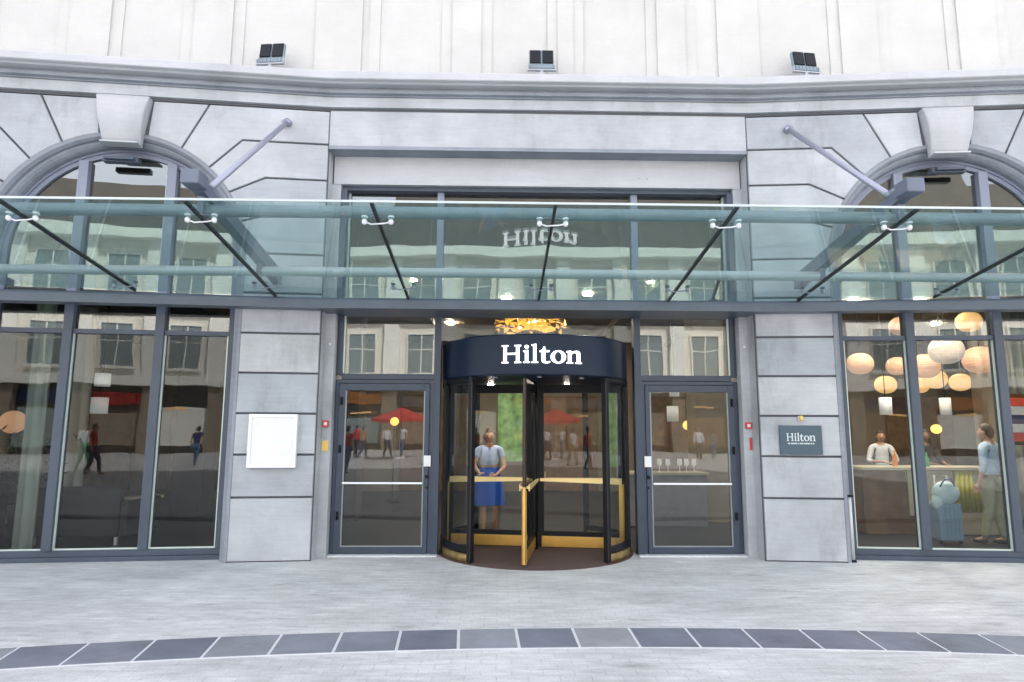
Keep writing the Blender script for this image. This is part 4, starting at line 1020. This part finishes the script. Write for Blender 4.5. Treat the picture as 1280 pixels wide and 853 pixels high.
# things on the counter and screen at the right edge
mn = thing('flag_screen', (8.3, 1.6, 0), 'upright screen with red white and blue stripes at the right edge', 'screen')
for i, m_ in enumerate(('c_red', 'c_white', 'c_navy', 'c_white', 'c_red')):
    q = MB(); q.box(7.72, 8.25, 1.58, 1.60, 2.02 - i * .14, 2.155 - i * .14); q.build('stripe', m_, mn)
q = MB(); q.box(7.66, 8.31, 1.605, 1.65, 1.40, 2.22, .01); q.box(7.95, 8.02, 1.61, 1.65, .03, 1.4); q.box(7.8, 8.17, 1.5, 1.75, .012, .03); q.build('stand', 'black', mn)
for i, (x, h_, c_) in enumerate(((6.25, .24, 'c_green'), (6.35, .30, 'c_white'), (6.42, .22, 'c_green'), (5.9, .26, 'c_orange'))):
    lab = ('short green bottle at the left on the counter', 'tall white bottle between two green ones on the counter', 'green bottle right of the white bottle on the counter', 'orange bottle nearest the pier on the counter')[i]
    q = MB(); q.lathe([(.0001, 0), (.036, 0), (.038, .01), (.038, h_ * .55), (.013, h_ * .75), (.013, h_), (.0001, h_)], (x, 1.8, 1.05), 16); q.build('bottle', c_, None, label=lab, cat='bottle', group='bottles on the counter')

# small bar behind the right door
br = thing('bar_cabinet', (2.6, 3.2, 0), 'low bar cabinet with glasses behind the right door', 'cabinet')
q = MB(); q.box(1.7, 3.0, 2.4, 2.9, .012, .86, .006); q.build('cabinet', 'c_grey', br)
q = MB(); q.box(1.65, 3.05, 2.36, 2.94, .861, .90, .004); q.build('top', 'counter', br)
for x in (2.25, 2.4, 2.6, 2.72, 2.85):
    q = MB(); q.lathe([(.03, .0), (.006, .01), (.006, .09), (.04, .13), (.036, .22)], (x, 2.55, .90), 14); q.build('wine_glass', 'steel_white', None, label='stemmed glass in the row on the bar cabinet', cat='glass', group='glasses on the bar cabinet')

# left interior: plant, sofas, curtains
pl = thing('potted_plant', (-7.45, 1.2, 0), 'tall leafy plant in a dark pot behind the left window', 'plant')
q = MB(); q.lathe([(.0001, .012), (.19, .012), (.24, .5), (.21, .5), (.20, .46), (.0001, .46)], (-7.45, 1.2, 0), 24); q.build('pot', 'pot', pl)
q = MB(); rnd = random.Random(11)
for k in range(7): q.tube([(-7.45, 1.2, .45), (-7.45 + rnd.uniform(-.1, .1), 1.2 + rnd.uniform(-.1, .1), 1.0), (-7.45 + rnd.uniform(-.35, .35), 1.2 + rnd.uniform(-.3, .3), 1.5)], .012, 6)
q.build('stem', 'wood', pl)
q = MB()
for i in range(170):
    c_ = Vector((-7.45 + rnd.gauss(0, .22), 1.2 + rnd.gauss(0, .2), 1.12 + rnd.gauss(0, .22))); ax = Vector((rnd.uniform(-1, 1), rnd.uniform(-1, 1), rnd.uniform(-1, .5))).normalized()
    sd_ = ax.cross(Vector((rnd.uniform(-.4, .4), rnd.uniform(-.4, .4), 1))).normalized(); nn_ = ax.cross(sd_); l_ = rnd.uniform(.07, .13)
    vv = [q.bm.verts.new(c_ + p) for p in (-ax * l_, sd_ * l_ * .38, ax * l_, -sd_ * l_ * .38, nn_ * .02)]
    for t3 in ((0, 1, 4), (1, 2, 4), (2, 3, 4), (3, 0, 4)): q.bm.faces.new([vv[j] for j in t3])
q.build('leaves', 'leaf', pl)
def sofa(x0, x1, y, label):
    t_ = thing('sofa', ((x0 + x1) / 2, y, 0), label, 'sofa', 'dark sofas behind the left window')
    q = MB(); q.box(x0, x1, y, y + .8, .12, .42, .03); q.build('seat', 'sofa', t_)
    q = MB(); q.box(x0, x1, y - .12, y - .002, .12, .80, .03); q.build('backrest', 'sofa', t_)
    for x in (x0 - .11, x1 + .002): 
        q = MB(); q.box(x, x + .108, y - .12, y + .8, .12, .60, .03); q.build('armrest', 'sofa', t_)
    for x in (x0 + .02, x1 - .06):
        for yy in (y - .08, y + .72):
            q = MB(); q.box(x, x + .04, yy, yy + .04, .012, .119); q.build('leg', 'steel_pale', t_)
sofa(-6.95, -5.75, .7, 'black leather sofa near the second pane of the left window')
sofa(-9.3, -7.9, .5, 'black leather sofa at the far left behind the plant')
def curtain(x0, x1, y, label, m, name='curtain'):
    q = MB(); n_ = int((x1 - x0) / .02); rows = [[], []]
    for zi, z in enumerate((.03, 3.9)):
        for sd_ in (0, 1):
            rows[zi].append([q.bm.verts.new(Vector((x0 + (x1 - x0) * i / n_, y + .05 * sin(i * .75) + .012 * sin(i * 2.1) + sd_ * .006, z))) for i in range(n_ + 1)])
    for sd_ in (0, 1):
        for i in range(n_): f_ = q.bm.faces.new((rows[0][sd_][i], rows[0][sd_][i + 1], rows[1][sd_][i + 1], rows[1][sd_][i])); f_.smooth = True
    q.build(name, m, None, label=label, cat='curtain', group='curtains behind the storefront windows')
curtain(-6.85, -6.55, .15, 'grey green curtain gathered beside the second mullion of the left window', 'curtain')
curtain(-8.6, -8.0, 3.3, 'white curtain hanging in folds at the far left', 'curtain_w')
curtain(8.75, 9.5, 3.1, 'taupe green curtain behind the man in the right window', 'curtain')
tb = thing('side_table', (-6.2, 1.9, 0), 'small round table between the dark sofas on the left', 'table')
q = MB(); q.lathe([(.0001, .50), (.3, .50), (.3, .53), (.0001, .53)], (-6.2, 2.0, 0), 28); q.build('table_top', 'counter', tb)
q = MB(); q.tube([(-6.2, 2, .02), (-6.2, 2, .5)], .025, 10); q.lathe([(.0001, .02), (.2, .02), (.2, .012)], (-6.2, 2.0, 0), 20); q.build('stand', 'black', tb)

# ------------------------------------------------------------------ the square behind the camera, seen only mirrored in the glass
BY = -38.0
OB = thing('building', (0, BY, 0), 'cream building with pilasters and brown roof seen mirrored in the windows', 'building')
q = MB(); q.box(-70, 70, BY - 10, BY, 4.4, 14.2); q.build('wall', 'b_wall', OB)
q = MB(); q.box(-70, 70, BY - 9, BY - .6, 0, 4.4); q.build('shopfront', 'b_shop', OB)
q = MB(); q.box(-70, 70, BY, BY + .9, 14.2, 14.9); q.box(-70, 70, BY, BY + .5, 4.4, 5.0); q.box(-70, 70, BY, BY + .25, 9.2, 9.5); q.build('cornice', 'b_trim', OB)
q = MB(lambda x, y, z: Vector((x, y, z))); v_ = [(BY - .2, 14.9), (BY - 3.2, 19.4), (BY - 10, 19.6), (BY - 10, 14.9)]
for x0, x1 in ((-70, -9), (-9, 26), (26, 70)):
    h_ = 0 if x0 != -9 else 1.2
    a_ = [q.bm.verts.new((x0, y, z + (h_ if z > 15 else 0))) for y, z in v_]; b_ = [q.bm.verts.new((x1, y, z + (h_ if z > 15 else 0))) for y, z in v_]
    for k in range(4): q.bm.faces.new((a_[k], a_[(k + 1) % 4], b_[(k + 1) % 4], b_[k]))
    q.bm.faces.new(a_[::-1]); q.bm.faces.new(b_)
bmesh.ops.recalc_face_normals(q.bm, faces=q.bm.faces); q.build('roof', 'b_roof', OB)
for i in range(-16, 17):
    x = i * 4.2; q = MB(); q.box(x - .55, x + .55, BY, BY + .35, 5.0, 14.2); q.build('pilaster', 'b_trim', OB)
nwin = 0
for i in range(-11, 11):
    x = i * 4.2 + 2.1
    for z0, z1 in ((5.6, 8.4), (10.1, 13.2)):
        wd = bpy.data.objects.new('window', None); wd.location = (x, BY, z0); link(wd, OB)
        q = MB(); q.box(x - .95, x + .95, BY + .001, BY + .06, z0, z1); q.build('pane', 'b_win', wd)
        q = MB(); q.box(x - 1.05, x - .96, BY, BY + .14, z0 - .1, z1 + .1); q.box(x + .96, x + 1.05, BY, BY + .14, z0 - .1, z1 + .1); q.box(x - .96, x + .96, BY, BY + .14, z1 + .01, z1 + .1); q.box(x - 1.1, x + 1.1, BY + .141, BY + .3, z0 - .15, z0)
        q.box(x - .04, x + .04, BY + .061, BY + .1, z0, z1); q.box(x - .95, x + .95, BY + .061, BY + .09, z0 + (z1 - z0) * .62, z0 + (z1 - z0) * .62 + .07); q.build('frame', 'b_trim', wd)
for i in range(-16, 17): q = MB(); q.box(i * 4.2 - .5, i * 4.2 + .5, BY - .59, BY + .1, 0, 4.399); q.build('arcade_pier', 'wall_in', OB)
rnd = random.Random(4)
for i in range(-12, 12):
    x = i * 4.2 + 2.1
    q = MB(); q.box(x - 1.5, x + 1.5, BY - .585, BY - .54, .5, rnd.uniform(2.4, 3.0)); q.build('shop_window', rnd.choice(('b_win', 'wall_in', 'b_win', 'wood', 'b_trim')), OB)
    if rnd.random() < .6:
        z = rnd.uniform(2.9, 3.5); q = MB(lambda a, b_, c_: Vector((a, b_, c_))); q.prism([(x - 1.55, z), (x + 1.55, z), (x + 1.5, z + .75), (x - 1.5, z + .75)], BY - .53, BY - .45)
        q.build('shop_sign', rnd.choice(('c_red', 'c_white', 'c_green', 'c_grey', 'b_trim', 'c_navy', 'c_orange')), OB)
for i in range(-14, 14):
    if rnd.random() < .65:
        x = i * 4.2 + 2.1 + rnd.uniform(-.6, .6); w_ = rnd.uniform(.4, 1.0); z = rnd.uniform(2.3, 3.3); q = MB(); q.box(x - w_, x + w_, BY - .58, BY - .5, z, z + .13); q.build('shop_light', 'b_lit', OB)

def parasol(x, y, m, label):
    t_ = thing('parasol', (x, y, 0), label, 'parasol', 'cafe parasols on the square')
    q = MB(); q.tube([(x, y, 0), (x, y, 2.6)], .03, 10); q.lathe([(.0001, 0), (.3, 0), (.3, .08), (.04, .1)], (x, y, 0), 20); q.build('pole', 'steel_white', t_)
    q = MB(); q.lathe([(1.5, 1.95), (1.5, 2.12), (.02, 2.75)], (x, y, 0), 8, smooth=False); q.build('canopy', m, t_)
parasol(-5.6, -25, 'c_red', 'red cafe parasol on the square, mirrored in the left door')
for i, (x, y, a_, tp, bt, lab) in enumerate(((-6.0, -15, 20, 'c_red', 'c_denim', 'pedestrian in a red top and jeans on the square'),
        (-7.3, -17, 200, 'c_orange', 'c_black', 'pedestrian in an orange top on the square'), (-11.5, -16, 90, 'c_red', 'c_navy', 'pedestrian in a red top and navy trousers on the square'),
        (-12.6, -18, 120, 'c_white', 'c_green', 'pedestrian in a white top and green trousers on the square'), (-3.4, -19, 300, 'c_white', 'c_khaki', 'pedestrian in a white top and khaki trousers on the square'),
        (-2.2, -16, 45, 'c_red', 'c_grey', 'pedestrian in a red top and grey trousers on the square'), (-9.4, -21, 10, 'c_navy', 'c_denim', 'pedestrian in a navy top and jeans on the square'),
        (-8.3, -27, 30, 'c_red', 'c_black', 'pedestrian in a red top and black trousers on the square'), (-7.7, -26, 80, 'c_orange', 'c_navy', 'pedestrian in an orange top and navy trousers on the square'),
        (-6.7, -27.5, 140, 'c_white', 'c_navy', 'pedestrian in a white top and navy trousers on the square'), (-5.9, -28, 200, 'c_white', 'c_denim', 'pedestrian in a white top and jeans on the square'),
        (10.2, -26, 200, 'c_white', 'c_black', 'pedestrian in a white top and black trousers on the square'), (11.6, -28, 20, 'c_grey', 'c_denim', 'pedestrian in a grey top and jeans on the square'))):
    person('person', x, y, radians(a_), lab, pose=dict(knL=(-.09, -.16, .50), anL=(-.09, -.20, .10), knR=(.09, .02, .49), anR=(.09, .22, .13)), height=1.66 + .03 * (i % 4), top=tp, bottom=bt, hands=False, sleeves=.5 + .4 * (i % 2))

# ------------------------------------------------------------------ sky, sun, camera
CLD = 5.0
wd = bpy.data.worlds.new('World'); SC.world = wd; wd.use_nodes = True; nt = wd.node_tree
bgn = nt.nodes['Background']; sky = nt.nodes.new('ShaderNodeTexSky'); sky.sky_type = 'NISHITA'; sky.sun_disc = False
EL, AZ = radians(50), radians(28)          # azimuth clockwise from +Y
sky.sun_elevation = EL; sky.sun_rotation = AZ; sky.air_density = 1.0; sky.dust_density = 3.5; sky.ozone_density = 1.0; sky.altitude = 50
tcw = nt.nodes.new('ShaderNodeTexCoord'); mpw = nt.nodes.new('ShaderNodeMapping'); mpw.inputs['Scale'].default_value = (1, 1, 2.2)
ncl = nt.nodes.new('ShaderNodeTexNoise'); ncl.inputs['Scale'].default_value = 2.2; ncl.inputs['Detail'].default_value = 8; ncl.inputs['Roughness'].default_value = .58
mrw = nt.nodes.new('ShaderNodeMapRange'); mrw.inputs['From Min'].default_value = .36; mrw.inputs['From Max'].default_value = .62; mrw.inputs['To Min'].default_value = .50; mrw.inputs['To Max'].default_value = .96
mxw = nt.nodes.new('ShaderNodeMix'); mxw.data_type = 'RGBA'; mxw.inputs[7].default_value = (CLD * .95, CLD * .975, CLD * 1.04, 1)
nt.links.new(tcw.outputs['Generated'], mpw.inputs[0]); nt.links.new(mpw.outputs[0], ncl.inputs['Vector']); nt.links.new(ncl.outputs['Fac'], mrw.inputs[0])
nt.links.new(mrw.outputs[0], mxw.inputs[0]); nt.links.new(sky.outputs[0], mxw.inputs[6])
spw = nt.nodes.new('ShaderNodeSeparateXYZ'); nt.links.new(tcw.outputs['Generated'], spw.inputs[0])
mr2 = nt.nodes.new('ShaderNodeMapRange'); mr2.inputs['From Min'].default_value = .35; mr2.inputs['From Max'].default_value = .8; mr2.inputs['To Min'].default_value = 1.5; mr2.inputs['To Max'].default_value = 1.0
nt.links.new(spw.outputs['Z'], mr2.inputs[0]); mlw = nt.nodes.new('ShaderNodeMix'); mlw.data_type = 'RGBA'; mlw.blend_type = 'MULTIPLY'; mlw.inputs[0].default_value = 1
nt.links.new(mxw.outputs[2], mlw.inputs[6]); nt.links.new(mr2.outputs[0], mlw.inputs[7]); nt.links.new(mlw.outputs[2], bgn.inputs[0]); bgn.inputs[1].default_value = .15
sl = bpy.data.lights.new('sun', 'SUN'); sl.energy = 5.0; sl.angle = radians(.5); sl.color = (1, .96, .90)
so = bpy.data.objects.new('sun', sl); COL.objects.link(so)
dirv = Vector((sin(AZ) * cos(EL), cos(AZ) * cos(EL), sin(EL))); so.rotation_euler = dirv.to_track_quat('Z', 'Y').to_euler(); so.location = dirv * 30

cam = bpy.data.cameras.new('camera'); cam.sensor_width = 36; cam.lens = 800 / 1280 * 36; cam.clip_end = 500
co = bpy.data.objects.new('camera', cam); COL.objects.link(co); co.location = (CAMX, CAMY, CAMZ)
pt, yw, rl = radians(7.83), radians(1.15), radians(.25)
F = Vector((sin(yw) * cos(pt), cos(yw) * cos(pt), sin(pt))); R0 = Vector((cos(yw), -sin(yw), 0)); U0 = R0.cross(F)
R1 = R0 * cos(rl) + U0 * sin(rl); U1 = U0 * cos(rl) - R0 * sin(rl)
co.rotation_euler = Matrix((R1, U1, -F)).transposed().to_euler()
SC.camera = co
SC.view_settings.view_transform = 'Standard'; SC.view_settings.look = 'None'; SC.view_settings.gamma = 1; SC.view_settings.use_curve_mapping = False
SC.view_settings.exposure = 1.53
SC.cycles.max_bounces = 10; SC.cycles.transparent_max_bounces = 24; SC.cycles.glossy_bounces = 5; SC.cycles.diffuse_bounces = 4
SC.cycles.sample_clamp_indirect = 6
